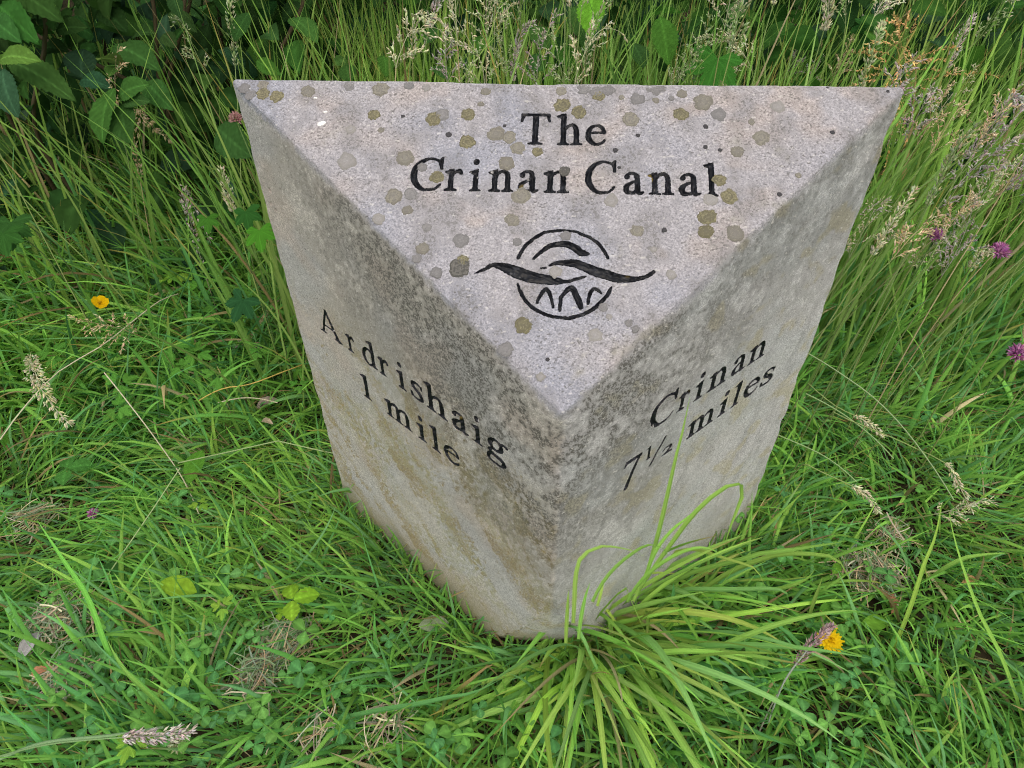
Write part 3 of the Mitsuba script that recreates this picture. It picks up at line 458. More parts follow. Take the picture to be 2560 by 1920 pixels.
for u, v, r, kind in LICHENS:
    n, k = 30, 6
    ang = np.arange(n) * 2 * np.pi / n
    lobes = 1 + 0.14 * (2 * meshkit.fbm(np.column_stack([np.cos(ang) * 6 + u * 90, np.sin(ang) * 6 + v * 90, ang * 0]), 2, 6) - 1) + 0.26 * (2 * meshkit.fbm(np.column_stack([np.cos(ang) * 2.2 + u * 70, np.sin(ang) * 2.2 + v * 70, ang * 0]), 3, 3) - 1) + rng.normal(0, .035, n)
    if kind == "d": r *= .8
    lobes = np.clip(lobes, .5, 1.5)
    rad = np.linspace(0.12, 1, k)
    uu = u + r * rad[:, None] * lobes[None] * np.cos(ang); vv = v + r * rad[:, None] * lobes[None] * np.sin(ang)
    vv = np.minimum(vv, -0.0030)
    h = 0.00055 * np.clip((1 - rad) / 0.1, 0, 1) ** .5 - 0.0001
    P = at(TOP, uu, vv, np.broadcast_to(h[:, None], uu.shape) + 0.00025 * rng.random(uu.shape))
    UV = np.vstack([np.stack([np.broadcast_to(rad[:, None], uu.shape), np.full(uu.shape, rng.random())], -1).reshape(-1, 2), [[0.05, .5]]])
    V = np.vstack([P.reshape(-1, 3), at(TOP, np.array([u]), np.array([v]), np.array([.0005]))])
    i, j = np.meshgrid(np.arange(k - 1), np.arange(n), indexing="ij")
    a = (i * n + j).ravel(); b = (i * n + (j + 1) % n).ravel()
    F = np.vstack([np.stack([a, a + n, b + n], 1), np.stack([a, b + n, b], 1), np.stack([np.full(n, k * n), np.arange(n), (np.arange(n) + 1) % n], 1)])
    scene[key("milestone__lichen")] = mikit.ply((V, F), "lichen_" + {"o": "olive", "m": "drab", "g": "grey", "d": "black", "k": "charcoal", "w": "pale"}[kind], smooth=True, uv=UV)
scene["chalk_white"] = {"type": "principled", "base_color": {"type": "rgb", "value": (0.78, 0.78, 0.76)}, "roughness": 0.6}
for i, (u, v, r) in enumerate(DROPPINGS):
    ang = np.arange(18) * 2 * np.pi / 18
    w = 1 + .25 * np.sin(ang * 2 + i) + rng.normal(0, .06, 18)
    rr = np.array([.0, .6, 1.0])
    uu = u + r * rr[:, None] * w * np.cos(ang); vv = v + r * .75 * rr[:, None] * w * np.sin(ang)
    P = at(TOP, uu, vv, np.broadcast_to(np.array([.0013, .0011, -.0002])[:, None], uu.shape))
    k = key("milestone__dropping")
    put(k, (P.reshape(-1, 3), np.vstack([grid_faces(3, 18), [[17, 0, 18], [17, 18, 35], [35, 18, 36], [35, 36, 53]]])[:, ::-1]), "chalk_white")
    lab(k, "small white splash of bird dropping on the top's left end")

# ------------------------------------------------------------------ the ground
gx = np.unique(np.concatenate([np.linspace(-60, -3, 20), np.linspace(-3, 3, 140), np.linspace(3, 60, 20)]))
gy = np.unique(np.concatenate([np.linspace(-60, -1, 20), np.linspace(-1, 4, 120), np.linspace(4, 120, 24)]))
X2, Y2 = np.meshgrid(gx, gy, indexing="ij")
put("ground", (np.stack([X2, Y2, ground_z(X2, Y2)], -1).reshape(-1, 3), grid_faces(len(gx), len(gy))[:, ::-1]), "soil")
lab("ground", "dark bare soil showing between the grass blades", "ground", kind="structure")

# ------------------------------------------------------------------ grass
plan = shapely.geometry.MultiPoint([A[:2], B[:2], FT[:2]]).convex_hull
foot_plan = plan.intersection(shapely.geometry.box(-2, .535, 2, 3)).buffer(0.004)
def clear_of_stone(x, y):
    return ~shapely.contains_xy(foot_plan, x, y)

def scatter(rng, n, x0, x1, y0, y1, weight=None, thin=.5):
    x, y = rng.uniform(x0, x1, n), rng.uniform(y0, y1, n)
    keep = clear_of_stone(x, y)
    if weight is not None: keep &= rng.random(n) < weight(x, y)
    for hx, hy, hr in HAY: keep &= (np.hypot(x - hx, y - hy) > hr * .85) | (rng.random(n) < thin)
    for hx, hy, hr in CLOVERS + OVALS + TRIFOLIATE: keep &= (np.hypot(x - hx, y - hy + .008) > hr * 1.0 + .004) | (rng.random(n) < thin + .2)
    x, y = x[keep], y[keep]
    return np.stack([x, y, ground_z(x, y) - .004], 1)

def clump(p, s, seed):
    return meshkit.fbm(np.column_stack([p[:, :2] * s, np.full(len(p), .5)]), 2, seed)

GREENS = np.array([(.180, .415, .076), (.130, .350, .074), (.220, .465, .086), (.120, .330, .100), (.265, .490, .094), (.165, .375, .138), (.200, .435, .082)])
DRY = np.array([(.36, .29, .15), (.30, .23, .11), (.42, .36, .22), (.24, .18, .09)])

def grass(k, rng, root, length, width, lean, bend, azim, S, pal, dry=0.04, across=2, fold=.25, tip_dry=.12, face_up=.35, base_pale=.15, shy=True):
    N = len(root)
    # blades beside the stone lean away from it
    c = np.array([.05, .76]); d = root[:, :2] - c
    near = np.array([0.0] * N)
    near = np.linalg.norm(d / [.42, .26], axis=1) < 1.35
    out = np.arctan2(d[:, 1], d[:, 0])
    azim = np.where(near & shy, out + rng.normal(0, .9, N), azim)
    P, t, az = bend_lines(rng, root, length, azim, lean, bend, S)
    P[..., 2] = np.maximum(P[..., 2], ground_z(P[..., 0], P[..., 1]) + .003)
    tw = rng.normal(0, face_up, N)[:, None] + rng.normal(0, .5, N)[:, None] * np.linspace(0, 1, S)[None]
    h = np.stack([-np.sin(az), np.cos(az), 0 * az], -1)
    up = np.cross(h, t)
    side = h * np.cos(tw)[..., None] + up * np.sin(tw)[..., None]
    w = width[:, None] * profile(S)[None]
    base = pal[rng.integers(0, len(pal), N)] * np.exp(rng.normal(0, .16, N))[:, None]
    base *= (.62 + .76 * clump(root, 5.5, 61))[:, None]
    hue = clump(root, 2.6, 62) - .5
    base *= np.stack([1 + .5 * hue, 1 + .12 * hue, 1 - .3 * hue], 1)
    isdry = rng.random(N) < dry
    base[isdry] = DRY[rng.integers(0, len(DRY), isdry.sum())] * np.exp(rng.normal(0, .25, isdry.sum()))[:, None]
    ts = np.linspace(0, 1, S)[None, :, None]
    col = base[:, None] * (1 + .12 * ts)
    pale = np.array([.26, .29, .12])
    col = col * (1 - base_pale * (1 - ts) ** 2) + pale * base_pale * (1 - ts) ** 2
    td = (rng.random(N) < tip_dry)[:, None, None] * np.clip((ts - .72) / .28, 0, 1)
    col = col * (1 - td) + np.array([.42, .28, .09]) * td
    V, F, C = ribbons(P, side, w, col, fold, across)
    put(k, (V, F), "leaf_blade", True, np.clip(C, .002, .9))

rng = np.random.default_rng(21)
def swirl(rng, p, loose):
    """blades lie in tufts that share a direction, most of them away from the stone and towards the path."""
    return -1.3 + 9.0 * (clump(p, 3.2, 71) - .5) + 5.0 * (clump(p, 9.0, 72) - .5) + rng.normal(0, loose, len(p))

# 1 fine low sward
r = scatter(rng, 80000, -1.9, 1.9, .02, 2.3, lambda x, y: np.clip(np.where(y < 1.15, 1.0, .45), 0, 1))
N = len(r); q = clump(r, 7, 31)
grass("short_grass", rng, r, (.032 + .060 * rng.random(N) ** 1.3) * (.75 + .6 * q), rng.uniform(.0022, .0048, N), np.abs(rng.normal(.80, .40, N)), rng.uniform(.1, 1.1, N), swirl(rng, r, .9), 4, GREENS, dry=.13, tip_dry=.10)
lab("short_grass", "short mown green grass with dry bits around the stone's foot", "grass", kind="stuff")
# 2 broader lawn blades lying at all angles
r = scatter(rng, 26000, -1.7, 1.7, .05, 1.7, None, .14)
N = len(r); q = clump(r, 4, 32)
grass("broad_grass", rng, r, .07 + .11 * rng.random(N) * (.6 + .9 * q), rng.uniform(.0042, .0088, N), np.abs(rng.normal(.8, .4, N)), rng.uniform(.2, 1.3, N), swirl(rng, r, .55), 6, GREENS, dry=.025, across=3)
lab("broad_grass", "broader bright green lawn blades lying at all angles", "grass", kind="stuff")
# 3 long meadow grass to the left, behind and to the right
def meadow(x, y):
    edge = np.where(x < 0, 1.00 - .22 * np.clip(-x - .35, 0, 1), 1.02 - .25 * np.clip(x - .45, 0, 1))
    return np.clip((y - edge) / .35, 0, 1)
r = scatter(rng, 26000, -2.6, 2.8, .65, 3.0, meadow)
N = len(r); q = clump(r, 3, 33); dpt = meadow(r[:, 0], r[:, 1])
L = (.15 + .32 * rng.random(N)) * (.55 + .6 * q) * (.6 + .5 * dpt)
az = np.where(r[:, 0] > .45, rng.normal(.75, .9, N), 7 * (clump(r, 2.5, 73) - .5) + rng.normal(-1.2, 1.3, N))
grass("meadow_grass", rng, r, L, rng.uniform(.0050, .0125, N), np.abs(rng.normal(.60, .36, N)), rng.uniform(.15, 1.35, N), az, 8, GREENS, dry=.05, across=3, tip_dry=.16)
lab("meadow_grass", "long unmown green grass left, right and behind the stone", "grass", kind="stuff")
# 4 tall stalks and leaves behind the stone
r = scatter(rng, 7600, -1.5, 3.0, 1.05, 2.3, lambda x, y: np.clip((y - 1.0) / .3, 0, 1) * np.where(x < -.58, np.where(y > 1.35, .16, .03), np.where(x > .60, .5, 1.0)))
N = len(r)
az = np.where(r[:, 0] > .5, rng.normal(.7, .8, N), rng.uniform(0, 6.283, N))
grass("tall_grass", rng, r, rng.uniform(.42, .82, N), rng.uniform(.0036, .0110, N), np.abs(rng.normal(.10, .12, N)) + .10 * (r[:, 0] > .5), rng.uniform(.0, .75, N), az, 11, np.array([(.19, .36, .07), (.23, .40, .09), (.15, .30, .06), (.26, .40, .11)]), dry=.05, across=3, tip_dry=.1)
lab("tall_grass", "tall upright grass stalks and blades behind the stone", "grass", kind="stuff")

# coarser turf beyond what is seen close to
r = scatter(rng, 26000, -6, 6, -3, 6, lambda x, y: np.where((np.abs(x) < 1.75) & (y > 0) & (y < 2.6), 0.0, 1.0) * np.where(y > 3.2, .4, 1.0))
N = len(r)
grass("outer_grass", rng, r, rng.uniform(.08, .24, N), rng.uniform(.008, .015, N), np.abs(rng.normal(.7, .4, N)), rng.uniform(.2, 1.2, N), rng.uniform(0, 6.283, N), 5, GREENS, dry=.05)
lab("outer_grass", "rough green turf stretching away around the stone", "grass", kind="stuff")
# 5 a fringe of blades right at the stone's foot
ring = foot_plan.buffer(.012).exterior
pts = np.array([ring.interpolate(d).coords[0] for d in rng.uniform(0, ring.length, 1500)]) + rng.normal(0, .016, (1500, 2))
pts = pts[clear_of_stone(pts[:, 0], pts[:, 1])]
N = len(pts)
r = np.column_stack([pts, ground_z(pts[:, 0], pts[:, 1]) - .004])
grass("foot_grass", rng, r, rng.uniform(.035, .12, N), rng.uniform(.0024, .0056, N), np.abs(rng.normal(.55, .35, N)), rng.uniform(.1, 1.1, N), rng.uniform(0, 6.283, N), 6, GREENS, dry=.08, across=3, shy=False)
lab("foot_grass", "fringe of grass blades standing against the stone's foot", "grass", kind="stuff")

# ------------------------------------------------------------------ the bright tuft at the stone's front corner: every blade a part
rng = np.random.default_rng(8)
TUFT_GREEN = np.array([(.310, .530, .105), (.265, .495, .100), (.350, .555, .115), (.225, .45, .130), (.325, .535, .120)])
def blade_part(k, line, w, base, roll=0.0, dry_tip=0.0, S=14, fold=.22):
    P = spline(line, S)[None]
    t = np.gradient(P[0], axis=0); t = unit_rows(t)
    h = np.cross(t, [0, 0, 1.0]); ln = np.linalg.norm(h, axis=1, keepdims=True)
    h = np.where(ln > .15, h / np.maximum(ln, 1e-9), np.nan)
    ok = np.where(~np.isnan(h[:, 0]))[0]
    if len(ok) == 0: h = np.tile([1.0, 0, 0], (S, 1))
    else:
        for i in range(S):
            if np.isnan(h[i, 0]): h[i] = h[ok[np.argmin(np.abs(ok - i))]]
    for i in range(1, S):
        if h[i] @ h[i - 1] < 0: h[i] = -h[i]
    for _ in range(2): h[1:-1] = unit_rows(h[:-2] + h[1:-1] * 2 + h[2:])
    up = np.cross(h, t)
    ro = roll + np.linspace(0, .35, S) * math.sin(7 * w * 1e3 + roll * 3)
    side = (h * np.cos(ro)[:, None] + up * np.sin(ro)[:, None])[None]
    ts = np.linspace(0, 1, S)[:, None]
    col = np.asarray(base) * (1.0 + .14 * ts - .10 * (1 - ts) ** 3)
    if dry_tip: 
        m = np.clip((ts - (1 - dry_tip)) / .12, 0, 1); col = col * (1 - m) + np.array([.46, .33, .15]) * m
    V, F, C = ribbons(P, side, (w * profile(S))[None], col[None], fold, 5)
    C = C.reshape(S, 5, 3); C[:, [1, 3]] *= .93
    put(k, (V, F), "leaf_blade", True, np.clip(C.reshape(-1, 3), .002, .9))

def fan(k, center, n, a0, a1, l0, l1, spread, w0, w1, lift):
    for i in range(n):
        a = math.radians(a0 + (a1 - a0) * (i + rng.random()) / n) + rng.normal(0, .22)
        L = l0 + (l1 - l0) * rng.random() ** 1.4
        c = np.array([center[0] + rng.normal(0, spread), center[1] + rng.normal(0, spread), 0.0])
        th0, bend = max(rng.uniform(.15, 1.05) * lift, 1.15 if abs(a) > 2.3 else 0), rng.uniform(.35, 1.5)
        P, _, _ = bend_lines(rng, c[None], np.array([L]), np.array([a]), np.array([th0]), np.array([bend]), 14, rng.uniform(.7, 1.9))
        P = P[0]
        if rng.random() < .12:                                      # a blade bent over part way
            m = rng.integers(6, 11); d = P[m] - P[m - 1]; q = rng.normal(0, .5)
            d2 = np.array([d[0] * math.cos(q) - d[1] * math.sin(q), d[0] * math.sin(q) + d[1] * math.cos(q), -abs(d[2]) - .35 * np.linalg.norm(d)])
            P[m:] = P[m - 1] + d2[None] * np.arange(1, 15 - m)[:, None]
        P[:, 2] = np.maximum(P[:, 2], .015 + .02 * rng.random())
        u = rng.random()
        base = jig(rng, TUFT_GREEN[rng.integers(0, 5)], .16) if u > .03 else jig(rng, (.40, .35, .18), .15)
        blade_part(key(k), P, rng.uniform(w0, w1) * (.7 if u <= .03 else 1), base, rng.normal(0, .5), rng.uniform(.06, .2) if rng.random() < .2 else 0)
fan("grass_tuft__blade", (TUFT[0] + .018, TUFT[1] - .010), 84, -155, 0, .20, .47, .026, .0066, .0126, 1.0)
fan("grass_tuft__blade", (TUFT[0] + .060, TUFT[1] + .012), 40, -75, 40, .16, .40, .034, .0058, .0115, 1.0)
fan("grass_tuft__blade", (TUFT2[0], TUFT2[1] - .02), 30, -105, 15, .12, .30, .030, .0055, .0100, .9)
fan("grass_tuft__blade", (TUFT[0] + .02, TUFT[1] - .02), 16, -140, -10, .06, .14, .03, .0045, .008, 1.1)
for line, w in FACE_BLADES:
    blade_part(key("grass_tuft__blade"), line, w * .85, jig(rng, TUFT_GREEN[rng.integers(0, 3)], .08), rng.normal(0, .3))
lab("grass_tuft", "bright yellow-green grass tuft fanning out from the stone's front corner", "grass tuft")

# single long blades that show on the lawn
for n, (pts, w) in enumerate(ARCH_BLADES):
    k = key("long_grass_blade")
    blade_part(k, pts, w, jig(rng, TUFT_GREEN[n % 5] * .85, .1), rng.normal(0, .3))
    lab(k, "long bright grass blade arching over the lawn right of the tuft", "grass blade", "long blades over the lawn right of the tuft")
for n, (pts, w) in enumerate(LEFT_BLADES):
    k = key("long_grass_blade")
    last = n == len(LEFT_BLADES) - 1
    blade_part(k, pts, w, jig(rng, (.20, .24, .05) if last else GREENS[[0, 2, 3, 2, 5, 4, 0, 2, 3, 2][n]] * 1.15, .1), rng.normal(0, .3), .45 if last else 0)
    if last: lab(k, "broad grass blade with orange withered tip, lying left of the bright tuft", "grass blade")
    else: lab(k, "long green grass blade leaning over the lawn left of the tuft", "grass blade", "long blades over the lawn left of the tuft")

# ------------------------------------------------------------------ seed heads
SEED = {"grey": np.array([(.40, .36, .33), (.33, .31, .27), (.45, .43, .37), (.36, .28, .29)]), "green": np.array([(.22, .30, .12), (.30, .36, .18), (.36, .38, .24)]),
        "tan": np.array([(.48, .38, .22), (.40, .30, .16), (.55, .47, .30)]), "gold": np.array([(.46, .28, .075), (.52, .34, .11), (.38, .22, .06)]),
        "purple": np.array([(.30, .20, .22), (.38, .28, .28), (.26, .17, .17)]), "pale": np.array([(.46, .46, .30), (.54, .52, .36), (.40, .40, .22)])}

def spikelet(S, p, d, L, w, c):
    """a husk: two crossed pointed scales."""
    d = unit(d); a = unit(np.cross(d, [.3, .2, .9])); b = np.cross(d, a)
    m = p + d * L * .42
    V = [p, m + a * w, m + b * w, m - a * w, m - b * w, p + d * L]
    S.add(V, [[0, 1, 2], [0, 2, 3], [0, 3, 4], [0, 4, 1], [5, 2, 1], [5, 3, 2], [5, 4, 3], [5, 1, 4]], c)

def loose_head(rng, axis, spread, pal, size=1.0, whorls=9):
    """an open panicle: side branches in whorls, shorter to the tip, each strung with husks."""
    S = Soup()
    axis = spline(axis, 24)
    t = unit_rows(np.gradient(axis, axis=0))
    L = np.linalg.norm(np.diff(axis, axis=0), axis=1).sum()
    v, f = tube(axis, np.linspace(.0007, .0003, 24), 3); S.add(v, f, pal[0] * .8)
    for wv in range(whorls):
        s = (wv + .3 * rng.random()) / whorls
        i = min(int(s * 23), 22)
        for _ in range(rng.integers(2, 4)):
            bl = L * (.42 * (1 - s) + .10) * rng.uniform(.6, 1.1)
            a = unit(np.cross(t[i], rng.normal(0, 1, 3)))
            d = unit(t[i] * 1.0 + a * spread * rng.uniform(.6, 1.2))
            n = max(3, int(bl / (.0042 * size)))
            q = np.array([axis[i] + d * bl * x + np.array([0, 0, -1]) * bl * .30 * x * x for x in np.linspace(0, 1, 6)])
            v, f = tube(q, .00028, 3); S.add(v, f, pal[0] * .75)
            for m in range(n):
                x = .25 + .75 * (m + rng.random()) / n
                p = np.array([np.interp(x * 5, np.arange(6), q[:, k]) for k in range(3)])
                dd = unit(d + rng.normal(0, .45, 3) + [0, 0, -.25])
                spikelet(S, p, dd, size * rng.uniform(.0050, .0085), size * rng.uniform(.0008, .0014), jig(rng, pal[rng.integers(0, len(pal))], .16))
    return S

def dense_head(rng, axis, radius, pal, size=1.0, n=130, lumpy=0.0):
    """a spike, packed with husks; lumpy bunches them as on cocksfoot."""
    S = Soup()
    axis = spline(axis, 24); t = unit_rows(np.gradient(axis, axis=0))
    v, f = tube(axis, .0008, 3); S.add(v, f, pal[0] * .7)
    for _ in range(n):
        x = rng.random()
        i = min(int(x * 23), 22)
        bul = math.sin(math.pi * min(max(x * .9 + .08, 0), 1)) ** .6 * (1 + lumpy * math.sin(x * 19 + 1))
        a = unit(np.cross(t[i], rng.normal(0, 1, 3)))
        p = axis[i] + a * radius * max(bul, .12) * rng.random() ** .5
        spikelet(S, p, unit(t[i] + a * .55 + rng.normal(0, .2, 3)), size * rng.uniform(.006, .010), size * rng.uniform(.0009, .0016), jig(rng, pal[rng.integers(0, len(pal))], .17))
    return S

def stem_part(k, pts, r0, r1, c, bsdf="dry_stem"):
    P = spline(pts, 18)
    v, f = tube(P, np.linspace(r0, r1, len(P)), 5)
    put(k, (v, f), bsdf, True, np.tile(c, (len(v), 1)) * np.linspace(.85, 1.1, len(v))[:, None])

def head_thing(name, pts, split, label, cat, kind, pal, stem_c, group=None, **kw):
    """a grass stem with its head: the head is the last part of the line from 'split' (0..1)."""
    k = key(name)
    P = spline(pts, 30); i = int(split * 29)
    stem_part(k + "__stem", P[:i + 1], .0014, .0009, np.array(stem_c))
    H = {"loose": loose_head, "dense": dense_head}[kind](rng, P[i:], pal=pal, **kw)
    H.put(k + "__seed_head", "dry_stem", False)
    lab(k, label, cat, group, 'thing')

rng = np.random.default_rng(77)
GREENSTEM, TANSTEM = (.20, .27, .09), (.42, .34, .18)
def rooted(pts, dx, dy):
    p = np.array(pts[0]); x, y = p[0] + dx, p[1] + dy
    return [[x, y, float(ground_z(x, y))], [x * .6 + p[0] * .4, y * .6 + p[1] * .4, p[2] * .55]] + [list(q) for q in pts]
H_ = HEADS
head_thing("dry_panicle_grass", H_["dry_panicle"], .55, "spreading beige dry grass head beside the yellow buttercup on the left", "grass head", "loose", SEED["tan"], (.36, .27, .13), spread=1.1, size=1.15, whorls=10)
head_thing("cocksfoot_grass", H_["cocksfoot_pale"], .35, "plump pale green drooping grass head at the left edge", "grass head", "dense", SEED["pale"], GREENSTEM, radius=.013, n=330, lumpy=.35, size=1.3)
head_thing("cocksfoot_grass", rooted(H_["cocksfoot_tan"], -.12, .0), .5, "tan twisted dry grass head under the big shrub leaves", "grass head", "dense", SEED["tan"], TANSTEM, radius=.009, n=240, lumpy=.5, size=1.2)
head_thing("dry_panicle_grass", rooted(H_["grey_spike"], -.05, .05), .4, "thin grey dry grass spike hanging left of the stone", "grass head", "dense", SEED["grey"], (.35, .30, .22), radius=.006, n=150, size=1.2)
head_thing("golden_panicle_grass", rooted(H_["golden"], -.02, .03), .42, "golden orange open grass head above the stone's right corner", "grass head", "loose", SEED["gold"] * [1.25, 1.35, 1.9], (.46, .33, .10), spread=.70, size=1.5, whorls=13)
head_thing("purple_spike_grass", H_["purple_spike"], .62, "purple compact grass head lying across the yellow hawkbit flower", "grass head", "dense", SEED["purple"], (.26, .27, .20), radius=.0065, n=200, size=1.0)
head_thing("purple_spike_grass", H_["bottom_head"], .68, "grey purple grass head lying flat beside the white clover flower", "grass head", "dense", SEED["grey"], (.16, .27, .11), radius=.008, n=210, lumpy=.3, size=1.2)
for nm in ("right_spike", "right_spike_b", "right_spike_c"):
    head_thing("pale_spike_grass", rooted(H_[nm], .0, .05), .84, "slim pale nodding grass spike over the lawn right of the stone", "grass head", "dense", SEED["pale"], GREENSTEM, "nodding pale spikes right of the stone", radius=.0045, n=80, size=1.15)
head_thing("pale_panicle_grass", H_["right_spray"], .35, "pale loose grass head over the lawn at the right edge", "grass head", "loose", SEED["pale"], GREENSTEM, spread=.8, size=1.0, whorls=8)

def stand(n, x0, x1, y0, y1, s0, s1, lean_az, lean, what, pals, name="flowering_grass_stem", droop=(.0, .06), spread=(.45, .9), head=(.08, .15)):
    """n stems; their heads stand as high as those of a sward that is tallest at the front: EYE_Z - y * (s0 .. s1)."""
    made = 0
    while made < n:
        x, y = rng.uniform(x0, x1), rng.uniform(y0, y1)
        if not clear_of_stone(np.array([x]), np.array([y]))[0]: continue
        made += 1
        hl = rng.uniform(*head); az = rng.normal(*lean_az); z0 = float(ground_z(x, y))
        h = max(EYE_Z - y * rng.uniform(s0, s1), .16)
        off = np.array([math.cos(az), math.sin(az), 0]) * h * abs(rng.normal(*lean))
        d = np.array([math.cos(az + rng.normal(0, .5)), math.sin(az + rng.normal(0, .5)), 0]) * hl * rng.uniform(.2, .9)
        base = np.array([x, y, h]); 
        P = np.array([base - off + [0, 0, z0 - h], base - off * .75 + [0, 0, -h * .55], base - off * .3 + [0, 0, -h * .22], base, base + d * .5 + [0, 0, hl * .55], base + d + [0, 0, hl * rng.uniform(.35, .95)]])
        P = spline(P, 30)
        seg = np.linalg.norm(np.diff(P, axis=0), axis=1); 
        pal = SEED[pals[rng.integers(0, len(pals))]]
        kw = dict(spread=rng.uniform(*spread), size=rng.uniform(.95, 1.3), whorls=int(rng.integers(6, 10))) if rng.random() < .78 else dict(radius=rng.uniform(.005, .009), n=130, size=1.15)
        look = [q for q in SEED if SEED[q] is pal][0]
        look = {'grey': 'greyish', 'green': 'green', 'tan': 'straw-coloured', 'purple': 'purplish', 'pale': 'pale cream'}[look] + (' open-headed' if 'spread' in kw else ' spike-headed')
        label, group = look + ' ' + what, look + ' ' + what
        head_thing(name, P, 1 - hl / seg.sum(), label, "flowering grass", "loose" if "spread" in kw else "dense", pal, jig(rng, GREENSTEM if rng.random() < .9 else TANSTEM, .12), group, **kw)
stand(30, -.28, .62, .98, 1.5, .22, .34, (0, 2), (.06, .07), "flowering grass stem rising behind the stone's top edge", ["grey", "pale", "pale", "green", "green"])
stand(70, .60, 1.75, .95, 1.9, .25, .66, (.3, .8), (.22, .15), "flowering grass stem leaning in the long grass right of the stone", ["grey", "pale", "grey", "tan", "green"])
stand(18, .54, .85, .84, 1.1, .34, .66, (-.1, .6), (.18, .12), "flowering grass stem nodding close beside the stone's right back edge", ["grey", "grey", "tan", "pale"])
stand(7, -1.35, -.42, 1.0, 1.6, .25, .50, (1.5, 1.6), (.10, .08), "flowering grass stem before the dark shrub left of the stone", ["green", "pale", "tan", "green"])

# ------------------------------------------------------------------ straws lying and standing in the grass
STRAW_LABELS = {0: "white bleached straw bent twice, standing at the left under the shrub", 5: "long pale straw curving under the beige dry grass head", 4: "yellow straw pointing at the stone's left side", 12: "thin pale stem slanting down from the stone's right side", 13: "silvery stalk with a sheath under the hawkbit flower"}
for n, pts in enumerate(STRAWS):
    k = key("straw")
    P = np.array(pts) if n in (0, 2, 3, 8, 9) else spline(pts, 14)
    if n in (0, 2, 3, 8, 9): P = np.vstack([np.linspace(P[i], P[i + 1], 4)[:-1] for i in range(len(P) - 1)] + [P[-1:]])
    c = np.array({4: (.50, .36, .10), 7: (.18, .30, .14), 13: (.24, .28, .24), 10: (.22, .33, .14), 11: (.22, .33, .14), 12: (.24, .33, .16), 3: (.27, .36, .16), 2: (.27, .36, .16)}.get(n, (.50, .46, .33)))
    v, f = tube(P, .0021 if n == 7 else .0012, 5)
    put(k, (v, f), "dry_stem", True, np.tile(c, (len(v), 1)))
    lab(k, STRAW_LABELS.get(n, "thin pale grass stalk lying across the green blades"), "straw", None if n in STRAW_LABELS else "pale stalks lying across the grass")

def hay(k, rng, c, r, n, fresh):
    S = Soup()
    for _ in range(n):
        a = rng.uniform(0, 6.283); q = r * rng.random() ** .7
        p = np.array([c[0] + q * math.cos(a) * .9, c[1] + q * math.sin(a) * .75, .038 + .042 * rng.random() * (1 - q / r)])
        az = rng.normal(.9, .9); L = rng.uniform(.02, .07)
        d = np.array([math.cos(az), math.sin(az), rng.normal(0, .22)])
        bow = np.array([-d[1], d[0], .3]) * rng.normal(0, .13) * L
        t = np.linspace(-.5, .5, 6)[:, None]
        P = p + d * L * t + bow * (1 - 4 * t * t)
        side = unit(np.cross(d, [rng.normal(0, .4), rng.normal(0, .4), 1]))
        w = rng.uniform(.0010, .0024)
        V, F, _ = ribbons(P[None], np.tile(side, (1, 6, 1)), np.full((1, 6), w), np.ones((1, 6, 3)), .2, 2)
        col = np.array([(.40, .33, .21), (.33, .25, .15), (.47, .42, .31), (.26, .22, .17)][rng.integers(0, 4)]) if rng.random() > fresh else np.array([(.17, .25, .13), (.13, .21, .10), (.23, .29, .19)][rng.integers(0, 3)])
        S.add(V, F, jig(rng, col, .15))
    S.put(k, "dry_stem", True)
HAY_LABELS = ["pale heap of dry cut grass near the lower left edge", "brownish heap of dry cut grass below the pale heap at lower left", "grey brown heap of dry cut grass below the trefoil seedling", "greyish cut grass heap lying below the one under the trefoil seedling", "grey tangle of dry cut grass beside the brown dead leaf", "upper wisp of pale hay reaching up from the grey tangle", "loose strands of pale hay at the bottom, left of the bright tuft", "patch of dry stalks at the left edge below the nodding grass head", "small loose bundle of hay strands near the bottom edge"]
for n, (x, y, r) in enumerate(HAY):
    k = key("hay_clump")
    hay(k, rng, (x, y), r, [190, 90, 150, 140, 190, 60, 42, 80, 26][n], [.55, .4, .55, .8, .45, .2, .15, .5, .2][n])
    lab(k, HAY_LABELS[n], "hay")

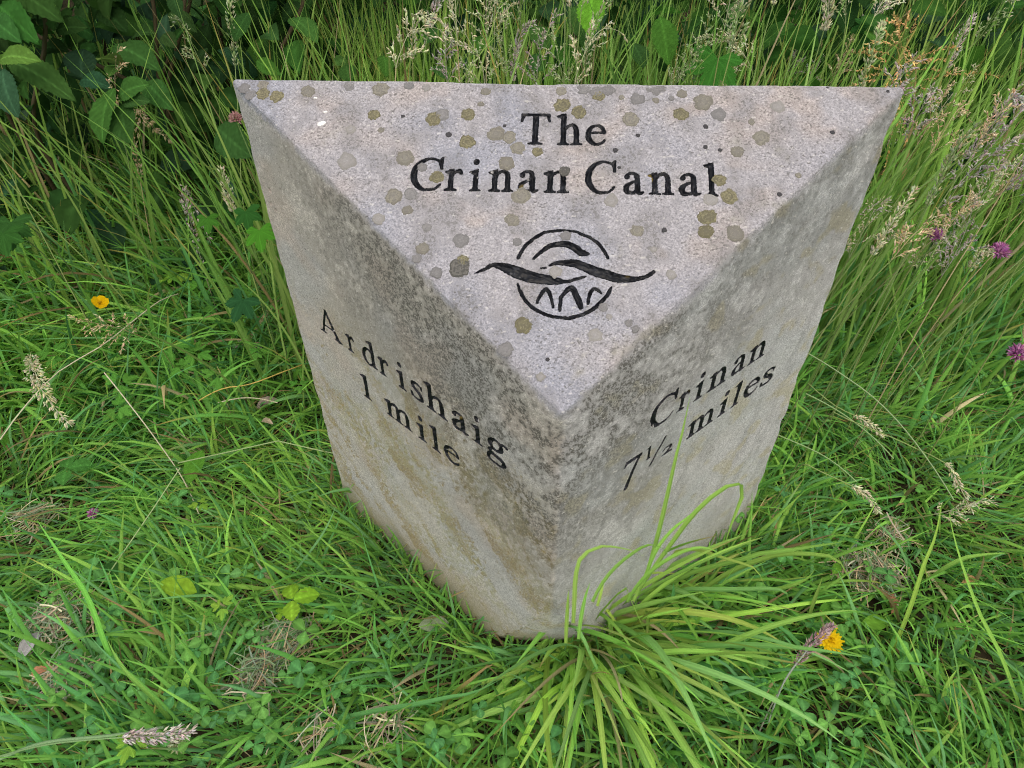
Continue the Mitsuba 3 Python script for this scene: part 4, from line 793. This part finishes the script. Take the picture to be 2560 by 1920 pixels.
# ------------------------------------------------------------------ broad leaves
def leaf_mesh(base, tip, width, up, rng, n=11, m=7, serr=.05, cup=.18, arch=.10, col=(.05, .14, .02), vein=1.35, shape=.8):
    """a veined leaf: grid along the midrib, folded a little, with a toothed outline."""
    base, tip = np.asarray(base, float), np.asarray(tip, float)
    d = tip - base; L = np.linalg.norm(d); d = d / L
    s = unit(np.cross(d, up)); u = np.cross(s, d)
    t = np.linspace(0, 1, n)
    half = width / 2 * np.sin(np.pi * np.clip(t, 0, 1) ** shape) ** .85 * (1 + serr * np.where(np.arange(n) % 2, 1, -1)) + .0006
    half[0], half[-1] = .0012, .0006
    o = np.linspace(-1, 1, m)
    wav = rng.normal(0, .012, (n, m)) * L
    P = base + (d * (L * t)[:, None])[:, None] + s * (half[:, None] * o[None])[..., None] + u * (arch * L * np.sin(np.pi * t)[:, None] * 1.0 - .12 * L * t[:, None] ** 2 + cup * half[:, None] * np.abs(o)[None] + wav * np.abs(o)[None])[..., None]
    # veins slope forward
    for j in range(m): P[:, j] += d * (abs(o[j]) * .10 * L * np.sin(np.pi * t))[:, None]
    # side veins run forward from the midrib; the blade swells between them
    vp = (t[:, None] * 8 - np.abs(o)[None] * 1.5) % 1.0
    isv = np.clip(1 - np.minimum(vp, 1 - vp) / .22, 0, 1) * (np.abs(o)[None] < .9)
    if n >= 15: P = P + u * (-.012 * L * isv * np.sin(np.pi * t)[:, None])[..., None]
    blot = meshkit.fbm(P * 55 + 3, 2, 13)[..., None]
    c = np.tile(np.asarray(col, float), (n, m, 1)) * (1 + .06 * rng.standard_normal((n, m, 1))) * (.82 + .36 * blot)
    c = c * (1 + .28 * isv[..., None])
    c[:, m // 2] *= vein
    return P.reshape(-1, 3), grid_faces(n, m), np.clip(c.reshape(-1, 3), .002, .9)

def palmate_mesh(center, r, normal, heading, rng, lobes=5, cut=.45, teeth=4, col=(.05, .16, .03), spread=2.35, cup=.1):
    """a lobed leaf: rays from the stalk, a toothed lobe about each main vein."""
    normal = unit(normal); x = unit(np.cross(heading, normal)); y = np.cross(normal, x)
    n = lobes * teeth * 4 + 1
    a = np.linspace(-spread, spread, n)
    ph = (a + spread) / (2 * spread) * lobes
    fr = np.abs((ph % 1) - .5) * 2
    order = np.abs(np.floor(np.clip(ph, 0, lobes - 1e-6)) - (lobes - 1) / 2) / max((lobes - 1) / 2, 1)
    R_ = r * (1 - cut * fr ** 1.2) * (1 - .28 * order) * (1 + .055 * np.where(np.arange(n) % 2, 1, -1))
    rings = np.array([.0, .35, .7, 1.0])
    P = center + (rings[:, None, None] * (R_ * np.sin(a))[None, :, None] * x + rings[:, None, None] * (R_ * np.cos(a))[None, :, None] * y)
    z = (cup * r * rings[:, None] ** 2 * (fr[None] - .5) + .05 * r * rng.standard_normal((4, n)) * rings[:, None] * .35 - .12 * r * rings[:, None] ** 2)
    P = P + z[..., None] * normal
    c = np.tile(np.asarray(col, float), (4, n, 1)) * (1 + .07 * rng.standard_normal((4, n, 1)))
    c[:, fr < .12] *= 1.35; c[:, fr > .9] *= .9
    return P.reshape(-1, 3), grid_faces(4, n), np.clip(c.reshape(-1, 3), .002, .9)

rng = np.random.default_rng(99)
DARKLEAF, MIDLEAF, LIGHTLEAF, BLUELEAF = (.026, .068, .018), (.040, .105, .024), (.085, .19, .036), (.030, .075, .036)
# the shrub at the left: big leaves one by one, the rest as one mass of leaves, woody stems
def to_eye(p):
    return unit(np.array([0, -.8, 1.0]) + rng.normal(0, .25, 3))
for n, q in enumerate(SHRUB_LEAVES):
    b, t, w = np.array(q[:3]), np.array(q[3:6]), q[6] * .92
    t = b + (t - b) * .9
    col = LIGHTLEAF if n in (2, 7, 8) else (BLUELEAF if n in (6, 9, 4) else (MIDLEAF if n < 16 else DARKLEAF))
    v, f, c = leaf_mesh(b, t, w, to_eye(b), rng, 25, 13, .05, .16, .08, jig(rng, col, .14), 1.5, .85)
    put(key("broadleaf_shrub__leaf"), (v, f), "big_leaf", True, c)
S = Soup()
for _ in range(2600):
    x = rng.uniform(-2.6, -.50); y = rng.uniform(1.50, 2.7) + .12 * max(0, x + 1.0); z = rng.uniform(.05, 1.25) ** 1.0
    if y < 1.66 and z > .35 and x > -1.3: y += .35
    b = np.array([x, y, z]); d = unit([rng.normal(.1, .6), rng.normal(-.5, .5), rng.normal(-.25, .5)])
    L = rng.uniform(.06, .13)
    v, f, c = leaf_mesh(b, b + d * L, L * rng.uniform(.4, .6), unit(rng.normal(0, .4, 3) + [0, -.5, .9]), rng, 7, 5, .03, .18, .1, jig(rng, [DARKLEAF, MIDLEAF, DARKLEAF, BLUELEAF][rng.integers(0, 4)], .15))
    S.add(v, f, c)
S.put("broadleaf_shrub__foliage", "big_leaf")
labels["broadleaf_shrub__foliage"] = {"kind": "stuff", "label": "dark inner leaves of the shrub"}
for n in range(16):
    x = rng.uniform(-2.2, -.6); y = rng.uniform(1.65, 2.4)
    P = [[x, y, 0], [x + rng.normal(0, .06), y - .05, .35], [x + rng.normal(.05, .12), y - rng.uniform(.05, .25), .75], [x + rng.normal(.05, .2), y - rng.uniform(.05, .3), 1.15]]
    stem_part(key("broadleaf_shrub__stem"), P, .007, .003, np.array((.07, .055, .03)))
lab("broadleaf_shrub", "dark green shrub with large toothed oval leaves at the upper left", "shrub")

# the undergrowth behind the stone
for n, q in enumerate(HEDGE_LEAVES):
    b, t, w = np.array(q[:3]), np.array(q[3:6]), q[6]
    col = (.12, .30, .03) if n == 0 else (MIDLEAF if n % 3 else (.055, .15, .025))
    v, f, c = leaf_mesh(b, t, w, to_eye(b), rng, 25, 13, .07, .15, .06, jig(rng, col, .1))
    put(key("hedge_undergrowth__leaf"), (v, f), "big_leaf", True, c)
S = Soup()
for _ in range(4200):
    x = rng.uniform(-.8, 3.2); y = rng.uniform(1.75, 3.0) - .0 * x; z = rng.uniform(.02, 1.15)
    b = np.array([x, y, z]); d = unit([rng.normal(0, .7), rng.normal(-.5, .5), rng.normal(-.2, .5)])
    L = rng.uniform(.05, .11)
    v, f, c = leaf_mesh(b, b + d * L, L * rng.uniform(.45, .75), unit(rng.normal(0, .4, 3) + [0, -.5, .9]), rng, 7, 5, .05, .18, .1, jig(rng, [DARKLEAF, MIDLEAF, (.04, .115, .02), BLUELEAF][rng.integers(0, 4)], .15))
    S.add(v, f, c)
for _ in range(1600):
    x = rng.uniform(-4.0, 4.5); y = rng.uniform(2.5, 5.5); z = float(ground_z(x, y)) + rng.uniform(.02, .30)
    b = np.array([x, y, z]); d = unit([rng.normal(0, .7), rng.normal(-.4, .6), rng.normal(-.1, .3)])
    L = rng.uniform(.12, .24)
    v, f, c = leaf_mesh(b, b + d * L, L * rng.uniform(.5, .8), unit(rng.normal(0, .3, 3) + [0, -.4, .9]), rng, 7, 5, .05, .18, .1, jig(rng, DARKLEAF, .15))
    S.add(v, f, c)
S.put("hedge_undergrowth__foliage", "big_leaf")
labels["hedge_undergrowth__foliage"] = {"kind": "stuff", "label": "dense mass of green leaves"}
lab("hedge_undergrowth", "dense green leafy hedge bottom behind the tall grass and the stone", "hedge")

# lobed leaves
PAL_LABELS = ["large five-lobed green leaf just above the stone's top edge at right", "dark lobed leaf against the stone's left back edge", "bright lobed leaf lower against the stone's left side", "dark lobed leaf at the left edge in the long grass", "second dark lobed leaf below the one at the left edge", "bluish lobed leaf low beside the stone's left side", "small round lobed leaf left of the stone among blades", "dim lobed leaf in the tall grass at the upper right"]
for n, (x, y, z, r) in enumerate(PALMATE):
    k = key("lobed_leaf_plant")
    c0 = np.array([x, y, z]); nrm = unit(np.array([0, -.62, .8]) + rng.normal(0, .12, 3)); head = unit(np.array([.0, -.6, -.6]) + rng.normal(0, .25, 3))
    v, f, c = palmate_mesh(c0, r * 1.15, nrm, head, rng, 5, .42, 4, jig(rng, [(.045, .165, .028), (.030, .115, .022), (.075, .23, .025), (.035, .11, .025), (.035, .11, .025), (.028, .095, .035), (.045, .14, .02), (.03, .10, .02)][n], .06))
    put(k + "__leaf", (v, f), "big_leaf", True, c)
    stem_part(k + "__stalk", [[x + .02, y + .06, float(ground_z(x, y + .06))], [x + .03, y + .06, z * .5], [x + .005, y + .02, z - .01], [x, y, z - .002]], .0016, .0011, np.array((.09, .15, .05)))
    lab(k, PAL_LABELS[n], "leaf")

def trefoil(k, x, y, z, r, rng, col, jag):
    """three leaflets on a stalk."""
    a0 = rng.uniform(0, 6.283); tilt = rng.normal(0, .28, 2)
    for j in range(3):
        a = a0 + j * 2.094 + rng.normal(0, .12)
        d = np.array([math.cos(a), math.sin(a), 0]); d[2] = d[0] * tilt[0] + d[1] * tilt[1] - .06
        c0 = np.array([x, y, z])
        if jag:
            v, f, c = palmate_mesh(c0 + d * r * .16, r * .86, unit([-tilt[0] * .6, -tilt[1] * .6 - .1, 1]), d, rng, 3, .40, 3, jig(rng, col, .07), 1.15, .10)
        else:
            v, f, c = leaf_mesh(c0 + d * r * .04, c0 + d * r, r * .86, np.array([-tilt[0] * .5, -tilt[1] * .5, 1.0]), rng, 9, 5, .0, .14, .03, jig(rng, col, .06), 1.12, 1.15)
        put(f"{k}__leaflet" + ("" if j == 0 else f"_{j:03d}"), (v, f), "big_leaf" if jag else "leaf_blade", True, c)
    stem_part(k + "__stalk", [[x + .01, y + .012, float(ground_z(x, y))], [x + .008, y + .008, z * .6], [x, y, z - .001]], .0008, .0007, np.array((.14, .24, .08)))

CLOVERS = list(CLOVERS)
for x0, y0, sx, sy, m in ((-.45, .42, .16, .06, 26), (-.20, .40, .10, .05, 10), (.42, .45, .14, .07, 22), (-.62, .62, .10, .08, 8), (.55, .62, .08, .06, 6)):
    for _ in range(m): CLOVERS.append([rng.normal(x0, sx), rng.normal(y0, sy), rng.uniform(.012, .021)])
for n, (x, y, r) in enumerate(CLOVERS):
    k = key("clover")
    trefoil(k, x, y, .055 + .022 * rng.random(), min(r * 1.0, .026), rng, [(.130, .335, .095), (.100, .285, .095), (.16, .37, .085)][n % 3], False)
    where = ("in the lawn right of the bright tuft" if x > .30 and y < .62 else "beside the stone's right foot" if x > .30 else "in the taller grass left of the stone" if y > .75
             else "in the patch at the bottom left corner area" if x < -.28 else "between the hay heaps and the bright tuft")
    lab(k, "round three-leaflet green clover leaf " + where, "clover", "clover leaves " + where)
for n, (x, y, r) in enumerate(BUTTERCUP_LEAVES):
    k = key("buttercup_leaf")
    trefoil(k, x, y, .115 + .04 * rng.random(), r * 1.1, rng, (.20, .38, .05) if n in (0, 14, 15, 16) else (.10, .27, .045), True)
    lab(k, "yellow-green jagged three-part leaf low in the grass" if n in (0, 14, 15, 16) else "green jagged three-part leaf in the grass left of the stone", "buttercup leaf", "yellow-green jagged leaves" if n in (0, 14, 15, 16) else "green jagged leaves left of the stone")
TRI_LABELS = ["dark green bramble leaf of three leaflets in the grass at left", "bright yellow-green trefoil seedling above the hay heap", "tiny yellow-green seedling beside the bright trefoil seedling"]
for n, (x, y, r) in enumerate(TRIFOLIATE):
    k = key("bramble_leaf")
    c0 = np.array([x, y, [.12, .10, .075][n]]); col = [(.055, .17, .035), (.19, .36, .03), (.17, .33, .03)][n]
    for j, a in enumerate((.35, 1.95, -1.4)):
        d = np.array([math.cos(a), math.sin(a), -.12])
        v, f, c = leaf_mesh(c0 + d * r * .05, c0 + d * r * (1.0 if j == 0 else .8), r * .62, np.array([0, -.2, 1.0]), rng, 13, 7, .09, .16, .05, jig(rng, col, .05))
        put(f"{k}__leaflet" + ("" if j == 0 else f"_{j:03d}"), (v, f), "big_leaf", True, c)
    stem_part(k + "__stalk", [[x + .01, y + .015, 0], [x + .008, y + .01, c0[2] * .6], list(c0)], .0012, .001, np.array((.14, .22, .06)))
    lab(k, TRI_LABELS[n], "leaf")
OVAL_LABELS = ["smooth upright oval green leaf in the grass left of the stone", "yellow-green oval leaf lying on the lawn at lower left", "pale grey-green oval leaf lying near the stone's front foot", "oval green leaf on the lawn above the hawkbit's clovers", "small round green leaf left of the hay tangle", "small round leaf at the upper left of the hay tangle", "dark oval leaf between blades at lower left"]
for n, (x, y, r) in enumerate(OVALS):
    k = key("oval_leaf")
    z = [.07, .075, .04, .05, .05, .05, .04][n]; a = [1.5, -.25, .15, .1, .6, .8, -.6][n]
    d = np.array([math.cos(a), math.sin(a), [.3, -.02, .0, .0, .05, .05, 0][n]]); c0 = np.array([x, y, z])
    v, f, c = leaf_mesh(c0 - d * r, c0 + d * r, r * 1.05, np.array([0, -.25, 1.0]), rng, 13, 7, .01, .14, .05, [(.09, .24, .03), (.20, .35, .03), (.22, .27, .17), (.13, .29, .035), (.10, .25, .035), (.11, .26, .03), (.045, .13, .03)][n], 1.2, .85)
    put(k, (v, f), "big_leaf", True, c)
    lab(k, OVAL_LABELS[n], "leaf")
DEAD_LABELS = ["curled brown dead leaf beside the grey hay tangle", "small reddish brown dead leaf at the lower left edge", "purplish grey withered leaf left of the stone, upper of two", "purplish grey withered leaf touching the upper one left of the stone", "grey brown withered leaf low beside the stone's left side", "small withered pod below the grey brown leaf", "grey folded withered leaf at the edge of the pale hay heap", "scrap of brown dead leaf in the lawn at right"]
for n, (x, y, r) in enumerate(DEAD):
    k = key("dead_leaf")
    z = .045; a = rng.uniform(-.5, 1.2); c0 = np.array([x, y, z]); d = np.array([math.cos(a), math.sin(a), .25])
    col = [(.30, .155, .085), (.30, .14, .08), (.20, .165, .17), (.20, .165, .17), (.22, .18, .155), (.32, .26, .19), (.27, .26, .27), (.33, .20, .09)][n]
    if n == 0:
        v, f, c = palmate_mesh(c0, r * 1.0, unit([.25, -.35, 1]), d, rng, 3, .60, 3, col, 2.0, .75)
    else:
        v, f, c = leaf_mesh(c0 - d * r * .8, c0 + d * r * .8, r * .7, np.array([.3, -.3, 1.0]), rng, 9, 7, .06, .55, .18, col, .8)
    put(k, (v, f), "dry_stem", True, c)
    lab(k, DEAD_LABELS[n], "dead leaf")

# ------------------------------------------------------------------ flowers
def petals(k, c0, r, n, w, normal, col, tipcol, cup, rings=1, notch=0.0):
    S = Soup(); normal = unit(normal); x = unit(np.cross(normal, [.2, .9, .1])); y = np.cross(normal, x)
    for g in range(rings):
        for i in range(n):
            a = 6.283 * (i + .5 * g) / n + rng.normal(0, .05); rr = r * (1 - .28 * g) * rng.uniform(.85, 1.08)
            d = x * math.cos(a) + y * math.sin(a); s = -x * math.sin(a) + y * math.cos(a)
            t = np.linspace(0, 1, 6)
            half = w / 2 * np.array([.35, .7, .95, 1.0, .95, .55])
            P = c0 + d * (rr * t)[:, None] + normal * (cup * rr * t ** 1.6 + .0016 * g)[:, None]
            V = np.stack([P - s * half[:, None], P + normal * .0004, P + s * half[:, None]], 1)
            c = np.array(col)[None] * (1 - t[:, None]) + np.array(tipcol)[None] * t[:, None]
            S.add(V.reshape(-1, 3), grid_faces(6, 3), np.repeat(c, 3, 0))
    S.put(k, "petal")

def flower_stem(k, c0, dx, dy, c=(.13, .22, .07), r=.0012):
    x, y = c0[0] + dx, c0[1] + dy
    stem_part(k, [[x, y, float(ground_z(x, y))], [x, y, c0[2] * .5], [c0[0] + dx * .25, c0[1] + dy * .25, c0[2] * .9], [c0[0], c0[1], c0[2] - .002]], r, r * .8, np.array(c))

c0 = np.array(FLOWERS["buttercup"]); k = "buttercup"
petals(k + "__petals", c0, .0155, 5, .017, [.35, -.35, .8], (.60, .36, .005), (.74, .47, .008), .55)
S = Soup()
for i in range(26):
    d = unit(rng.normal(0, 1, 3) + [.5, -.5, 1.4]); spikelet(S, c0, d, .007, .0007, np.array((.55, .36, .02)))
S.put(k + "__stamens", "petal", False); flower_stem(k + "__stem", c0, .01, .03)
lab(k, "shiny yellow cupped buttercup flower in the grass at left", "buttercup")
c0 = np.array(FLOWERS["hawkbit"]); k = "hawkbit"
petals(k + "__florets", c0, .0215, 19, .0040, [.05, -.35, 1], (.66, .40, .006), (.76, .55, .012), .10, 3)
S = Soup()
for i in range(30):
    d = unit(rng.normal(0, .5, 3) + [0, -.35, 1]); spikelet(S, c0 + rng.normal(0, .0025, 3), d, .009, .0008, np.array((.70, .43, .01)))
S.put(k + "__centre", "petal", False); flower_stem(k + "__stem", c0, .01, .01)
lab(k, "bright yellow many-rayed hawkbit flower on the lawn at lower right", "hawkbit flower")

def clover_head(k, c0, r, cols, n, label, group=None, stem=(.02, .04)):
    S = Soup()
    for i in range(n):
        z = 1 - 1.5 * (i + .5) / n; a = i * 2.39996
        d = np.array([math.sqrt(max(0, 1 - z * z)) * math.cos(a), math.sqrt(max(0, 1 - z * z)) * math.sin(a), z])
        d = unit(d + rng.normal(0, .12, 3)); spikelet(S, c0 + d * r * .25, unit(d + [0, 0, .35]), r * rng.uniform(.7, 1.0), r * .13, jig(rng, cols[rng.integers(0, len(cols))], .12))
    S.put(k + "__flower_head", "petal", False); flower_stem(k + "__stem", c0, *stem)
    lab(k, label, "clover flower", group)
RED = [(.50, .18, .42), (.58, .26, .50), (.40, .12, .31), (.64, .36, .56)]
RC_LABELS = ["dark pinkish clover flower half hidden right of the stone", "round pink-purple clover flower in the long grass at right", "deep purple clover flower at the right edge of the picture", "small faded pink clover flower peeping out at the stone's left back edge", "tiny purple clover flower low in the grass at left"]
for n, p in enumerate(FLOWERS["red_clovers"]):
    clover_head(key("red_clover"), np.array(p), [.015, .018, .020, .010, .010][n], RED if n != 3 else [(.42, .22, .22), (.5, .32, .30)], 110, RC_LABELS[n])
clover_head("white_clover", np.array(FLOWERS["white_clover"]), .014, [(.62, .63, .42), (.70, .70, .55), (.5, .55, .28)], 60, "small cream white clover flower at the bottom, beside the grey grass head", None, (.01, .01))
